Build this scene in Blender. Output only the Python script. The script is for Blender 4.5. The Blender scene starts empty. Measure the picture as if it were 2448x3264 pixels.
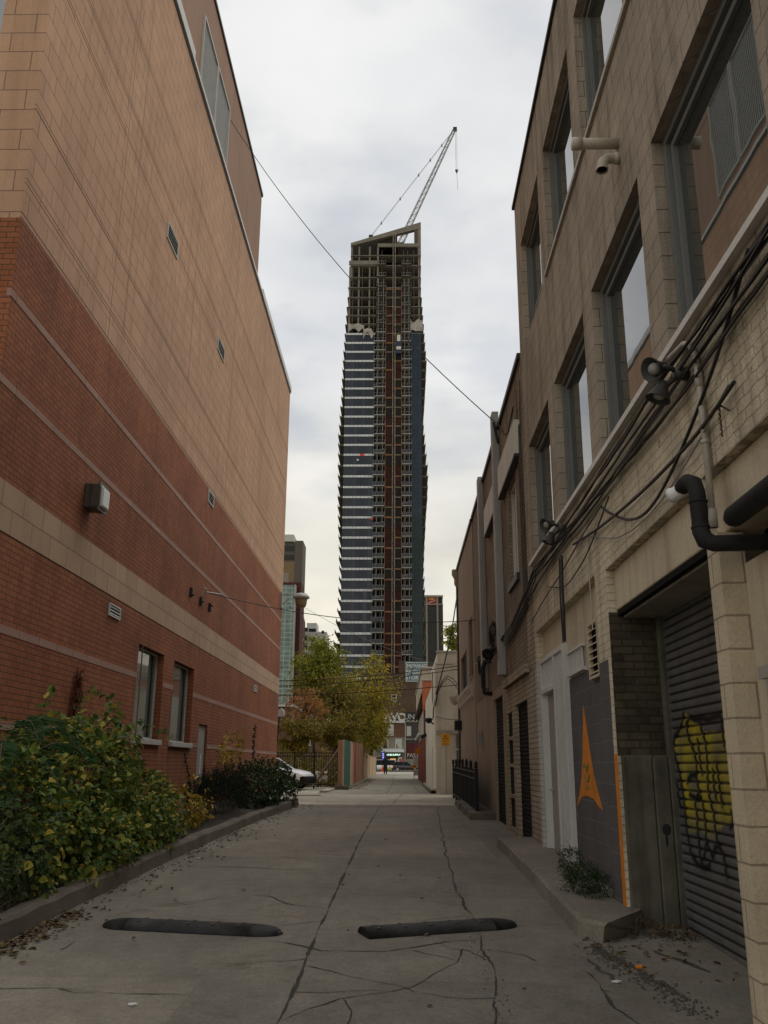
import bpy, math, random
from math import sin, cos, tan, pi, radians, sqrt, atan2
from mathutils import Vector, Matrix, noise
random.seed(7)
scene = bpy.context.scene
COL = scene.collection
ROOT = {}

# ------------------------------------------------------------------ mesh helper
class MB:
    def __init__(s): s.v = []; s.f = []
    def quad(s, *p):
        n = len(s.v); s.v += [tuple(q) for q in p]; s.f.append(tuple(range(n, n+len(p))))
    def box(s, x0, x1, y0, y1, z0, z1):
        if x0 > x1: x0, x1 = x1, x0
        if y0 > y1: y0, y1 = y1, y0
        if z0 > z1: z0, z1 = z1, z0
        n = len(s.v)
        s.v += [(x0,y0,z0),(x1,y0,z0),(x1,y1,z0),(x0,y1,z0),(x0,y0,z1),(x1,y0,z1),(x1,y1,z1),(x0,y1,z1)]
        for f in ((0,3,2,1),(4,5,6,7),(0,1,5,4),(1,2,6,5),(2,3,7,6),(3,0,4,7)):
            s.f.append(tuple(n+i for i in f))
        return s
    def hexa(s, p):
        n = len(s.v); s.v += [tuple(q) for q in p]
        for f in ((0,3,2,1),(4,5,6,7),(0,1,5,4),(1,2,6,5),(2,3,7,6),(3,0,4,7)):
            s.f.append(tuple(n+i for i in f))
    def prism(s, pts, axis, a, b):
        """extrude a 2D polygon along axis ('x': pts are (y,z), 'y': (x,z), 'z': (x,y))"""
        def P(u, w, t):
            return (t,u,w) if axis == 'x' else (u,t,w) if axis == 'y' else (u,w,t)
        n = len(s.v); k = len(pts)
        s.v += [P(u,w,a) for u,w in pts] + [P(u,w,b) for u,w in pts]
        s.f.append(tuple(range(n, n+k))); s.f.append(tuple(range(n+2*k-1, n+k-1, -1)))
        for i in range(k):
            j = (i+1) % k
            s.f.append((n+i, n+k+i, n+k+j, n+j))
        return s
    def tube(s, pts, r, n=6, cap=True):
        pts = [Vector(p) for p in pts]; m = len(pts)
        rs = r if isinstance(r, (list, tuple)) else [r]*m
        up = None; base = len(s.v)
        for i, p in enumerate(pts):
            t = (pts[min(i+1,m-1)] - pts[max(i-1,0)])
            if t.length < 1e-9: t = Vector((0,0,1))
            t.normalize()
            if up is None:
                up = Vector((0,0,1)) if abs(t.z) < .9 else Vector((1,0,0))
            a = t.cross(up)
            if a.length < 1e-6: a = t.cross(Vector((0,1,0)))
            a.normalize(); b = a.cross(t).normalized(); up = b
            for k in range(n):
                q = 2*pi*k/n
                c = p + (a*cos(q) + b*sin(q))*rs[i]
                s.v.append(tuple(c))
        for i in range(m-1):
            for k in range(n):
                k2 = (k+1) % n
                s.f.append((base+i*n+k, base+i*n+k2, base+(i+1)*n+k2, base+(i+1)*n+k))
        if cap:
            s.f.append(tuple(base+k for k in range(n-1,-1,-1)))
            s.f.append(tuple(base+(m-1)*n+k for k in range(n)))
        return s
    def lathe(s, prof, c=(0,0,0), n=16, M=None):
        base = len(s.v); m = len(prof)
        for r, z in prof:
            for k in range(n):
                q = 2*pi*k/n
                p = Vector((r*cos(q), r*sin(q), z))
                if M is not None: p = M @ p
                s.v.append((c[0]+p.x, c[1]+p.y, c[2]+p.z))
        for i in range(m-1):
            for k in range(n):
                k2 = (k+1) % n
                s.f.append((base+i*n+k, base+i*n+k2, base+(i+1)*n+k2, base+(i+1)*n+k))
        s.f.append(tuple(base+k for k in range(n-1,-1,-1)))
        s.f.append(tuple(base+(m-1)*n+k for k in range(n)))
        return s
    def ball(s, c, r, n=10, sx=1, sy=1, sz=1):
        prof = [(max(1e-3, r*sin(pi*i/n)), -r*cos(pi*i/n)) for i in range(n+1)]
        b = len(s.v); s.lathe(prof, (0,0,0), n+2)
        for i in range(b, len(s.v)):
            x,y,z = s.v[i]; s.v[i] = (c[0]+x*sx, c[1]+y*sy, c[2]+z*sz)
        return s
    def xform(s, M):
        s.v = [tuple(M @ Vector(p)) for p in s.v]; return s
    def build(s, name, mat, parent=None, smooth=False, bevel=0, label=None, loc=None):
        me = bpy.data.meshes.new(name)
        L = Vector(loc) if loc is not None else (ROOT[parent] if parent else Vector((0,0,0)))
        me.from_pydata([(p[0]-L.x, p[1]-L.y, p[2]-L.z) for p in s.v], [], s.f)
        me.update()
        if mat: me.materials.append(mat)
        if smooth:
            for p in me.polygons: p.use_smooth = True
        o = bpy.data.objects.new(name, me); COL.objects.link(o)
        if parent: o.parent = parent
        else: o.location = L
        ROOT[o] = L
        if bevel:
            md = o.modifiers.new('bevel', 'BEVEL'); md.width = bevel; md.segments = 2; md.limit_method = 'ANGLE'
        if label: o['label'] = label
        return o

def thing(name, label, cat, loc, group=None):
    o = bpy.data.objects.new(name, None); COL.objects.link(o)
    o.empty_display_size = .2
    o.location = loc; o['label'] = label; o['category'] = cat
    if group: o['group'] = group
    ROOT[o] = Vector(loc)
    return o
def solo(name, mb, mat, label, cat, loc, group=None, smooth=False, bevel=0):
    o = mb.build(name, mat, None, smooth, bevel, label, loc)
    o['category'] = cat
    if group: o['group'] = group
    return o
def struct(name, mb, mat, kind='structure', smooth=False):
    o = mb.build(name, mat, None, smooth); o['kind'] = kind
    return o
def copy_tree(o, parent=None):
    c = o.copy(); COL.objects.link(c)
    if parent: c.parent = parent
    ROOT[c] = ROOT[o]
    for ch in list(o.children): copy_tree(ch, c)
    return c

def text_mesh(body, size, bold=0.0, spacing=1.0):
    cu = bpy.data.curves.new('txt', 'FONT'); cu.body = body; cu.size = size; cu.offset = bold
    cu.align_x = 'CENTER'; cu.align_y = 'CENTER'; cu.space_character = spacing; cu.resolution_u = 3
    ob = bpy.data.objects.new('txt', cu); COL.objects.link(ob)
    dg = bpy.context.evaluated_depsgraph_get(); dg.update()
    me = bpy.data.meshes.new_from_object(ob.evaluated_get(dg))
    v = [tuple(p.co) for p in me.vertices]; f = [tuple(p.vertices) for p in me.polygons]
    bpy.data.objects.remove(ob); bpy.data.meshes.remove(me); bpy.data.curves.remove(cu)
    return v, f
def text_on(mb, body, size, origin, ux, uz, bold=0.0, spacing=1.0, thick=0.0):
    v, f = text_mesh(body, size, bold, spacing)
    o = Vector(origin); ux = Vector(ux); uz = Vector(uz); n = len(mb.v)
    mb.v += [tuple(o + ux*p[0] + uz*p[1]) for p in v]
    mb.f += [tuple(n+i for i in q) for q in f]

# ------------------------------------------------------------------ materials
def nn(nt, t, **kw):
    n = nt.nodes.new(t)
    for k, v in kw.items(): setattr(n, k, v)
    return n
def base_mat(name):
    m = bpy.data.materials.new(name); m.use_nodes = True
    nt = m.node_tree; b = nt.nodes['Principled BSDF']
    return m, nt, b
def c4(c): return (c[0], c[1], c[2], 1)
def mixc(nt, blend, fac, a, b):
    n = nn(nt, 'ShaderNodeMix', data_type='RGBA', blend_type=blend)
    for sock, val in ((n.inputs['Factor'], fac), (n.inputs[6], a), (n.inputs[7], b)):
        if isinstance(val, (int, float)): sock.default_value = val
        elif isinstance(val, tuple): sock.default_value = c4(val)
        else: nt.links.new(val, sock)
    return n.outputs[2]
def ramp(nt, src, stops):
    r = nn(nt, 'ShaderNodeValToRGB')
    el = r.color_ramp.elements
    while len(el) < len(stops): el.new(.5)
    for e, (p, c) in zip(el, stops):
        e.position = p; e.color = c4(c) if isinstance(c, tuple) else (c,c,c,1)
    nt.links.new(src, r.inputs[0]); return r.outputs[0]
def pos(nt):
    return nn(nt, 'ShaderNodeNewGeometry').outputs['Position']
def mapped(nt, src, scale):
    m = nn(nt, 'ShaderNodeMapping'); nt.links.new(src, m.inputs['Vector']); m.inputs['Scale'].default_value = scale
    return m.outputs[0]
def noi(nt, src, scale, detail=4, rough=.6):
    n = nn(nt, 'ShaderNodeTexNoise'); nt.links.new(src, n.inputs['Vector'])
    n.inputs['Scale'].default_value = scale; n.inputs['Detail'].default_value = detail; n.inputs['Roughness'].default_value = rough
    return n.outputs[0]
def weather(nt, col, P, var, scale, streak, dark=(.35,.33,.30), fine=.12):
    if var:
        f = ramp(nt, noi(nt, P, scale, 5), [(.3, 1-var), (.7, 1+var*.6)])
        col = mixc(nt, 'MULTIPLY', 1.0, col, f)
    if fine:
        f = ramp(nt, noi(nt, P, 45, 3, .7), [(.3, 1-fine), (.7, 1+fine)])
        col = mixc(nt, 'MULTIPLY', 1.0, col, f)
    if streak:
        s = noi(nt, mapped(nt, P, (2.2, 2.2, .16)), 2.0, 5, .65)
        f = ramp(nt, s, [(.48, 0.0), (.72, streak)])
        col = mixc(nt, 'MULTIPLY', f, col, dark)
    return col
def bump(nt, b, h, strength=.3, dist=.01):
    n = nn(nt, 'ShaderNodeBump'); n.inputs['Strength'].default_value = strength; n.inputs['Distance'].default_value = dist
    nt.links.new(h, n.inputs['Height']); nt.links.new(n.outputs[0], b.inputs['Normal'])
def mat(name, col, rough=.85, var=.15, scale=1.5, streak=0, bscale=60, bstr=.15, metal=0, spec=.3, fine=.10):
    m, nt, b = base_mat(name); P = pos(nt)
    rgb = nn(nt, 'ShaderNodeRGB'); rgb.outputs[0].default_value = c4(col)
    c = weather(nt, rgb.outputs[0], P, var, scale, streak, fine=fine)
    nt.links.new(c, b.inputs['Base Color'])
    b.inputs['Roughness'].default_value = rough; b.inputs['Metallic'].default_value = metal
    b.inputs['Specular IOR Level'].default_value = spec
    if bstr: bump(nt, b, noi(nt, P, bscale, 4), bstr, .01)
    return m
def plain(name, col, rough=.5, metal=0, spec=.4, emit=0):
    m, nt, b = base_mat(name)
    b.inputs['Base Color'].default_value = c4(col); b.inputs['Roughness'].default_value = rough
    b.inputs['Metallic'].default_value = metal; b.inputs['Specular IOR Level'].default_value = spec
    if emit:
        b.inputs['Emission Color'].default_value = c4(col); b.inputs['Emission Strength'].default_value = emit
    return m
def brick(name, c1, c2, mortar, bw, rh, ms, rough=.88, var=.15, scale=1.0, streak=0, bstr=.5, off=.5, zoff=0, bias=0.0, fine=.10, dark=(.35,.33,.30), wobble=0.0, patch=None):
    """coursed masonry: u = x + y (works for walls along x or y), v = z"""
    m, nt, b = base_mat(name); P = pos(nt)
    sp = nn(nt, 'ShaderNodeSeparateXYZ'); nt.links.new(P, sp.inputs[0])
    ad = nn(nt, 'ShaderNodeMath', operation='ADD'); nt.links.new(sp.outputs[0], ad.inputs[0]); nt.links.new(sp.outputs[1], ad.inputs[1])
    az = nn(nt, 'ShaderNodeMath', operation='ADD'); nt.links.new(sp.outputs[2], az.inputs[0]); az.inputs[1].default_value = zoff
    cb = nn(nt, 'ShaderNodeCombineXYZ'); nt.links.new(ad.outputs[0], cb.inputs[0]); nt.links.new(az.outputs[0], cb.inputs[1])
    vec = cb.outputs[0]
    if wobble:
        wn = nn(nt, 'ShaderNodeTexNoise'); nt.links.new(P, wn.inputs['Vector']); wn.inputs['Scale'].default_value = 9
        vm = nn(nt, 'ShaderNodeVectorMath', operation='MULTIPLY_ADD')
        nt.links.new(wn.outputs['Color'], vm.inputs[0]); vm.inputs[1].default_value = (wobble,)*3; nt.links.new(vec, vm.inputs[2]); vec = vm.outputs[0]
    t = nn(nt, 'ShaderNodeTexBrick'); nt.links.new(vec, t.inputs['Vector'])
    t.offset = off; t.inputs['Scale'].default_value = 1; t.inputs['Brick Width'].default_value = bw
    t.inputs['Row Height'].default_value = rh; t.inputs['Mortar Size'].default_value = ms; t.inputs['Mortar Smooth'].default_value = .25
    t.inputs['Bias'].default_value = bias
    t.inputs['Color1'].default_value = c4(c1); t.inputs['Color2'].default_value = c4(c2); t.inputs['Mortar'].default_value = c4(mortar)
    c = t.outputs['Color']
    if patch:   # second paint colour in worn patches
        f = ramp(nt, noi(nt, P, patch[1], 6, .7), [(patch[2], 0.0), (patch[2]+.06, 1.0)])
        c = mixc(nt, 'MIX', f, c, patch[0])
    c = weather(nt, c, P, var, scale, streak, dark, fine)
    nt.links.new(c, b.inputs['Base Color'])
    b.inputs['Roughness'].default_value = rough; b.inputs['Specular IOR Level'].default_value = .25
    inv = nn(nt, 'ShaderNodeMath', operation='MULTIPLY_ADD'); nt.links.new(t.outputs['Fac'], inv.inputs[0]); inv.inputs[1].default_value = -1
    nt.links.new(noi(nt, P, 40, 4), inv.inputs[2])
    bump(nt, b, inv.outputs[0], bstr, .012)
    return m
def glass(name, col=(.02,.025,.03), rough=.02, ior=1.9, wav=.0):
    m, nt, b = base_mat(name)
    b.inputs['Base Color'].default_value = c4(col); b.inputs['Roughness'].default_value = rough
    b.inputs['IOR'].default_value = ior; b.inputs['Specular IOR Level'].default_value = .5
    if wav: bump(nt, b, noi(nt, pos(nt), 1.2, 2), wav, .02)
    return m
def leafmat(name, stops, rough=.55, trans=.25):
    m, nt, b = base_mat(name)
    g = nn(nt, 'ShaderNodeNewGeometry')
    c = ramp(nt, g.outputs['Random Per Island'], stops)
    f = ramp(nt, noi(nt, g.outputs['Position'], 1.6, 3), [(.3, .75), (.7, 1.2)])
    c = mixc(nt, 'MULTIPLY', 1.0, c, f)
    nt.links.new(c, b.inputs['Base Color']); b.inputs['Roughness'].default_value = rough
    b.inputs['Specular IOR Level'].default_value = .25
    tr = nn(nt, 'ShaderNodeBsdfTranslucent'); nt.links.new(c, tr.inputs[0])
    mx = nn(nt, 'ShaderNodeMixShader'); mx.inputs[0].default_value = trans
    nt.links.new(b.outputs[0], mx.inputs[1]); nt.links.new(tr.outputs[0], mx.inputs[2])
    nt.links.new(mx.outputs[0], nt.nodes['Material Output'].inputs['Surface'])
    return m

M = {}
M['redbrick'] = brick('red_brick', (.355,.128,.058), (.30,.102,.046), (.12,.058,.036), .20, .0735, .0065, var=.24, scale=.7, streak=.5, bstr=.45, fine=.14, dark=(.55,.50,.47))
M['stone'] = brick('buff_stone', (.54,.328,.205), (.495,.298,.185), (.24,.145,.105), .60, .2975, .008, var=.14, scale=.5, streak=.4, bstr=.3, dark=(.6,.56,.53), zoff=-8.0+.2975*27, fine=.10)
M['bandstone'] = brick('band_stone', (.51,.345,.225), (.46,.31,.20), (.20,.125,.09), .60, .295, .007, var=.12, scale=.8, streak=.12, bstr=.3, zoff=-4.13+.295*15)
M['strip'] = brick('strip_stone', (.40,.245,.19), (.37,.22,.17), (.17,.09,.07), .60, 2.0, .007, var=.12, bstr=.2)
M['joint'] = mat('dark_joint', (.22,.13,.095), var=.1)
M['render_brown'] = mat('brown_render', (.33,.20,.135), var=.12, scale=.4, streak=.25)
M['coping'] = mat('pale_metal_coping', (.62,.60,.56), rough=.5, var=.06, streak=.1)
M['dkmetal'] = mat('dark_metal', (.035,.033,.032), rough=.5, var=.2, scale=8, bstr=.05)
M['black'] = mat('black_iron', (.012,.012,.013), rough=.55, var=.2, scale=10, bstr=.05)
M['cable'] = plain('black_cable', (.018,.016,.015), .6)
M['greycable'] = plain('grey_cable', (.22,.20,.18), .6)
M['bronze'] = mat('bronze_metal', (.075,.062,.052), rough=.45, var=.15, scale=5)
M['darkbronze'] = mat('dark_bronze', (.05,.047,.042), rough=.5, var=.2, scale=8, bstr=.05)
M['lamp_glass'] = plain('frosted_lamp_glass', (.55,.54,.51), .25)
M['win_frame'] = mat('grey_window_frame', (.165,.168,.158), rough=.5, var=.08, bstr=.02)
M['white_frame'] = mat('white_window_frame', (.55,.54,.50), rough=.5, var=.08, streak=.15, bstr=.02)
M['pane'] = glass('window_glass', (.03,.036,.034), .015, 2.9, .03)
M['pane2'] = glass('window_glass_blind', (.13,.15,.125), .04, 1.42, .03)
M['concrete_sill'] = mat('concrete_sill', (.50,.47,.42), var=.15, streak=.2)
M['door_grey'] = mat('grey_painted_door', (.33,.31,.28), rough=.6, var=.08, streak=.2, bstr=.03)
M['louvre'] = mat('louvre_metal', (.52,.51,.47), rough=.5, var=.06, bstr=.02)
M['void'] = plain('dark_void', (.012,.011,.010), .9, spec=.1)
M['block'] = brick('painted_block', (.40,.335,.255), (.365,.305,.235), (.15,.12,.092), .40, .205, .0055, var=.24, scale=1.1, streak=.7, bstr=.45, fine=.15, dark=(.30,.27,.24))
M['pbrick'] = brick('painted_brick', (.64,.55,.41), (.60,.515,.38), (.42,.35,.255), .21, .076, .0050, var=.24, scale=1.6, streak=.55, bstr=1.0, wobble=.03, fine=.14, patch=((.24,.19,.14), 7.0, .62))
M['pbeige'] = mat('beige_paint', (.54,.455,.33), var=.14, scale=1.2, streak=.45, bscale=25, bstr=.25)
M['pgrey'] = brick('grey_painted_block', (.105,.097,.098), (.098,.09,.092), (.145,.135,.132), .40, .2, .006, var=.14, scale=2, streak=.2, bstr=.5, bias=0)
M['pwhite_brick'] = brick('white_painted_brick', (.50,.49,.455), (.46,.45,.42), (.30,.29,.26), .21, .076, .006, var=.18, scale=2.5, streak=.25, bstr=.9, wobble=.01, patch=((.16,.12,.09), 4.0, .66))
M['pierblock'] = brick('beige_pier_block', (.56,.465,.33), (.52,.43,.305), (.30,.24,.17), .40, .205, .007, var=.15, scale=2, streak=.25, bstr=.6, wobble=.01)
M['darkbrick'] = brick('sooty_brick', (.10,.078,.05), (.055,.045,.03), (.05,.04,.028), .20, .072, .008, var=.4, scale=3, streak=.6, bstr=.9, wobble=.01)
M['stained_conc'] = mat('stained_concrete', (.115,.105,.078), var=.4, scale=3, streak=.8, bscale=20, bstr=.4)
M['stained_conc2'] = mat('pale_stained_concrete', (.30,.265,.21), var=.25, scale=2, streak=.3)
M['ochre'] = mat('ochre_plastic', (.20,.145,.075), var=.08)
M['orange'] = mat('orange_paint', (.62,.20,.015), rough=.6, var=.15, scale=6, streak=.15, bstr=.1)
M['greenpaint'] = plain('green_paint', (.06,.16,.05), .6)
M['tanbrick'] = brick('tan_brick', (.31,.25,.185), (.25,.20,.15), (.14,.115,.09), .21, .075, .008, var=.25, scale=1.2, streak=.5, bstr=.8)
M['palebrick'] = brick('pale_painted_brick', (.44,.37,.28), (.39,.325,.245), (.18,.145,.11), .21, .076, .008, var=.25, scale=1.4, streak=.5, bstr=.9, wobble=.012, patch=((.36,.22,.14), 2.0, .60))
M['stucco'] = mat('brown_stucco', (.34,.27,.20), var=.14, scale=.8, streak=.35, bscale=80, bstr=.35)
M['duct'] = mat('grey_duct', (.30,.285,.265), rough=.55, var=.1, scale=.8, streak=.3, bstr=.03)
M['fascia'] = mat('white_fascia', (.60,.57,.50), rough=.6, var=.1, streak=.2)
M['shutter'] = mat('dark_shutter', (.009,.0085,.008), rough=.8, spec=.1, var=.2, scale=4)
M['white_wall'] = brick('cream_painted_wall', (.72,.67,.54), (.69,.64,.52), (.62,.57,.46), .21, .076, .004, var=.14, scale=.9, streak=.4, bstr=.3)
M['redwood'] = brick('red_painted_boards', (.25,.055,.028), (.21,.045,.024), (.07,.02,.012), .14, 20, .01, var=.2, scale=1.5, streak=.3, bstr=.4, off=0)
M['orangewall'] = mat('orange_wall', (.52,.16,.08), var=.12)
M['pvc'] = mat('cream_pvc', (.50,.45,.35), rough=.45, var=.14, scale=6, streak=.2, bstr=.03)
M['whitepvc'] = mat('white_pvc', (.72,.71,.68), rough=.4, var=.05, bstr=.02)
M['insul'] = mat('black_insulation', (.016,.015,.015), rough=.75, var=.3, scale=12, bscale=25, bstr=.4)
M['conduit'] = mat('painted_conduit', (.42,.38,.32), rough=.5, var=.15, scale=8)
M['rubber'] = mat('black_rubber', (.016,.015,.015), rough=.6, var=.6, scale=7, streak=0, bscale=45, bstr=.6, fine=.3)
M['chain'] = plain('rusty_chain', (.09,.055,.035), .7, .3)
M['kerb'] = mat('kerb_concrete', (.135,.110,.086), var=.3, scale=2.5, streak=.3, bscale=25, bstr=.6)
M['soil'] = mat('bed_soil', (.035,.027,.020), var=.4, scale=4, bscale=30, bstr=.8)
M['ply'] = mat('plywood', (.40,.235,.135), var=.18, scale=1.5, streak=.3, bstr=.1)
M['plypale'] = mat('pale_plywood', (.50,.37,.22), var=.16, scale=1.5, streak=.3, bstr=.1)
M['plygreen'] = mat('green_plywood', (.045,.125,.10), var=.2, scale=1.5, streak=.35, bstr=.1)
M['plyred'] = mat('red_plywood', (.42,.055,.045), var=.2, scale=1.5, streak=.2, bstr=.1)
M['lumber'] = mat('lumber', (.24,.14,.085), var=.2, scale=4, streak=.2)
M['bark'] = mat('bark', (.10,.082,.064), var=.4, scale=7, bscale=18, bstr=.8)
M['white_paint'] = mat('white_car_paint', (.80,.80,.79), rough=.25, var=.03, bstr=0, spec=.6, fine=0)
M['dark_paint'] = mat('dark_car_paint', (.035,.027,.028), rough=.3, var=.03, bstr=0, spec=.6, fine=0)
M['carglass'] = glass('car_glass', (.010,.014,.014), .05, 1.22)
M['tyre'] = mat('tyre_rubber', (.015,.015,.015), rough=.85, var=.1)
M['rim'] = plain('rim_metal', (.45,.45,.45), .35, .8)
M['headlight'] = plain('headlight_lens', (.35,.36,.36), .15)
M['taillight'] = plain('lit_tail_light', (.9,.04,.05), .4, emit=1.2)
M['plastic'] = mat('black_plastic', (.010,.010,.011), rough=.6, var=.15)
M['reddecal'] = plain('red_decal', (.65,.035,.02), .4)
M['conc_slab'] = mat('raw_concrete_slab', (.20,.178,.142), var=.2, scale=.3, streak=.4, bstr=0, fine=0)
M['conc_side'] = mat('olive_slab_edge', (.20,.178,.13), var=.25, scale=.3, bstr=0, fine=0)
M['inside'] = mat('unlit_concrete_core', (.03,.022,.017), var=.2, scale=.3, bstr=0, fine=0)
M['whitepanel'] = brick('pale_spandrel', (.68,.69,.68), (.58,.59,.59), (.25,.25,.25), 1.15, 50, .06, var=.1, scale=.2, off=0, bstr=0, fine=0)
M['twglass'] = brick('dark_tower_glass', (.020,.026,.036), (.050,.058,.072), (.03,.03,.03), 1.15, 50, .06, rough=.12, var=.25, scale=.25, off=0, bstr=0, fine=0)
M['twteal'] = brick('teal_tower_glass', (.016,.032,.034), (.014,.028,.030), (.008,.013,.014), 1.1, 1.55, .06, rough=.10, var=.3, scale=.2, off=0, bstr=0, fine=0)
M['twblue'] = brick('blue_tower_glass', (.024,.038,.056), (.020,.032,.048), (.012,.016,.022), 1.1, 1.55, .06, rough=.10, var=.25, scale=.2, off=0, bstr=0, fine=0)
M['bayred'] = mat('maroon_bay_panel', (.046,.014,.010), var=.35, scale=.5, bstr=0, fine=0)
M['baydark'] = mat('dark_bay_panel', (.022,.016,.013), var=.35, scale=.5, bstr=0, fine=0)
M['beam'] = mat('tan_bay_beam', (.24,.12,.06), var=.3, scale=.4, bstr=0, fine=0)
M['mast'] = mat('mast_steel', (.30,.26,.20), var=.3, scale=.8, bstr=0, fine=0)
M['rail'] = mat('balcony_rail', (.20,.20,.19), var=.2, scale=.5, bstr=0, fine=0)
M['railglass'] = mat('balcony_glass', (.028,.033,.042), rough=.2, var=.3, scale=.4, bstr=0, fine=0)
M['balc'] = mat('balcony_slab', (.38,.37,.345), var=.15, scale=.4, bstr=0, fine=0)
M['tarp'] = mat('dusty_tarp', (.36,.33,.29), var=.25, scale=.8, bstr=.4, bscale=3, fine=0)
M['crane'] = mat('crane_steel', (.34,.34,.34), var=.15, scale=.5, bstr=0, fine=0)
M['blue'] = plain('blue_cab', (.012,.022,.06), .5)
M['lit'] = plain('lit_window', (.75,.85,.75), .5, emit=1.0)
M['storage'] = brick('dark_brown_brick', (.115,.075,.045), (.09,.058,.036), (.055,.040,.028), .45, .22, .02, var=.25, scale=.15, streak=.35, bstr=.1, fine=.05)
M['signblue'] = mat('faded_blue_paint', (.135,.22,.26), var=.25, scale=.9, streak=.3, bstr=0)
M['letters'] = mat('faded_white_paint', (.62,.60,.52), var=.2, scale=2, streak=.3, bstr=0)
M['graffiti_w'] = plain('white_spray_paint', (.50,.50,.46), .7)
M['graffiti_k'] = plain('black_spray_paint', (.012,.014,.014), .7)
M['housebrick'] = brick('house_brick', (.17,.085,.048), (.14,.07,.04), (.08,.055,.038), .4, .2, .02, var=.2, scale=.3, bstr=0, fine=.05)
M['housegrey'] = mat('grey_house_wall', (.235,.21,.165), var=.15, scale=.5, streak=.3)
M['housedark'] = mat('dark_house_wall', (.062,.052,.045), var=.2, scale=.5, streak=.3)
M['marooned'] = mat('maroon_shopfront', (.09,.022,.022), var=.2, scale=1)
M['trim'] = mat('pale_trim', (.52,.50,.44), var=.1, streak=.2)
M['signgreen'] = plain('dark_green_sign', (.012,.045,.028), .4)
M['signlit'] = plain('lit_letters', (.72,1.0,.82), .5, emit=1.3)
M['bluelit'] = plain('blue_lit_sign', (.03,.04,.45), .5, emit=.4)
M['whitelit'] = plain('white_lit_letters', (.85,.9,1.0), .5, emit=1.0)
M['awning'] = mat('pale_awning', (.50,.50,.46), var=.1)
M['amber'] = plain('warm_lit_window', (.75,.40,.12), .5, emit=.6)
M['yellow'] = mat('yellow_sign', (.78,.36,.01), rough=.45, var=.05, bstr=0, fine=0)
M['signblack'] = plain('sign_black', (.03,.012,.004), .5)
M['galv'] = mat('galvanised_steel', (.36,.36,.34), rough=.5, var=.1, metal=.3)
M['coat'] = mat('dark_coat', (.012,.011,.014), var=.2, scale=6, bstr=.1)
M['skin'] = mat('skin', (.25,.14,.09), rough=.6, var=.1, bstr=0)
M['hair'] = plain('dark_hair', (.012,.009,.007), .6)
M['yellowbag'] = mat('yellow_bag', (.62,.40,.02), var=.1, scale=6)
M['conerng'] = plain('cone_orange', (.75,.12,.02), .5)
M['condo_glass'] = brick('pale_green_condo_glass', (.25,.34,.29), (.17,.25,.22), (.45,.50,.46), 1.9, 1.45, .13, rough=.2, var=.3, scale=.3, off=0, bstr=0, fine=0, patch=((.045,.05,.05), .35, .60))
M['condo_red'] = mat('maroon_condo', (.105,.035,.03), var=.1, bstr=0)
M['condo_tan'] = mat('tan_condo', (.27,.19,.10), var=.08, bstr=0)
M['condo_grey'] = mat('grey_condo', (.15,.13,.105), var=.1, bstr=0)
M['whiteapt'] = mat('white_apartment', (.62,.61,.56), var=.06, bstr=0)
M['bankdark'] = brick('dark_bank_glass', (.05,.046,.042), (.04,.037,.034), (.028,.026,.024), .8, 3.4, .12, rough=.3, var=.2, scale=.2, off=0, bstr=0, fine=0)
M['bankpier'] = mat('stone_bank_pier', (.33,.29,.225), var=.1, bstr=0)
M['bankred'] = plain('red_bank_sign', (.28,.018,.02), .5)
M['gold'] = plain('gold_letters', (.85,.48,.08), .5)
M['palepink'] = plain('pale_stroke', (.80,.62,.50), .5)
M['paper'] = plain('white_paper', (.62,.62,.60), .8)

# vertex-painted roller door (bare steel, yellow and black spray paint)
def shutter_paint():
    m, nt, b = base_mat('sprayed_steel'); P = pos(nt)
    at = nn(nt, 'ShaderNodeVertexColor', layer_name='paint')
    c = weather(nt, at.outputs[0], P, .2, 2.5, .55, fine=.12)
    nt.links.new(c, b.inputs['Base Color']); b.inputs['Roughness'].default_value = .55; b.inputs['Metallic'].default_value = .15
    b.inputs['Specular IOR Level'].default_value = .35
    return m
M['sprayed'] = shutter_paint()

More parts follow.
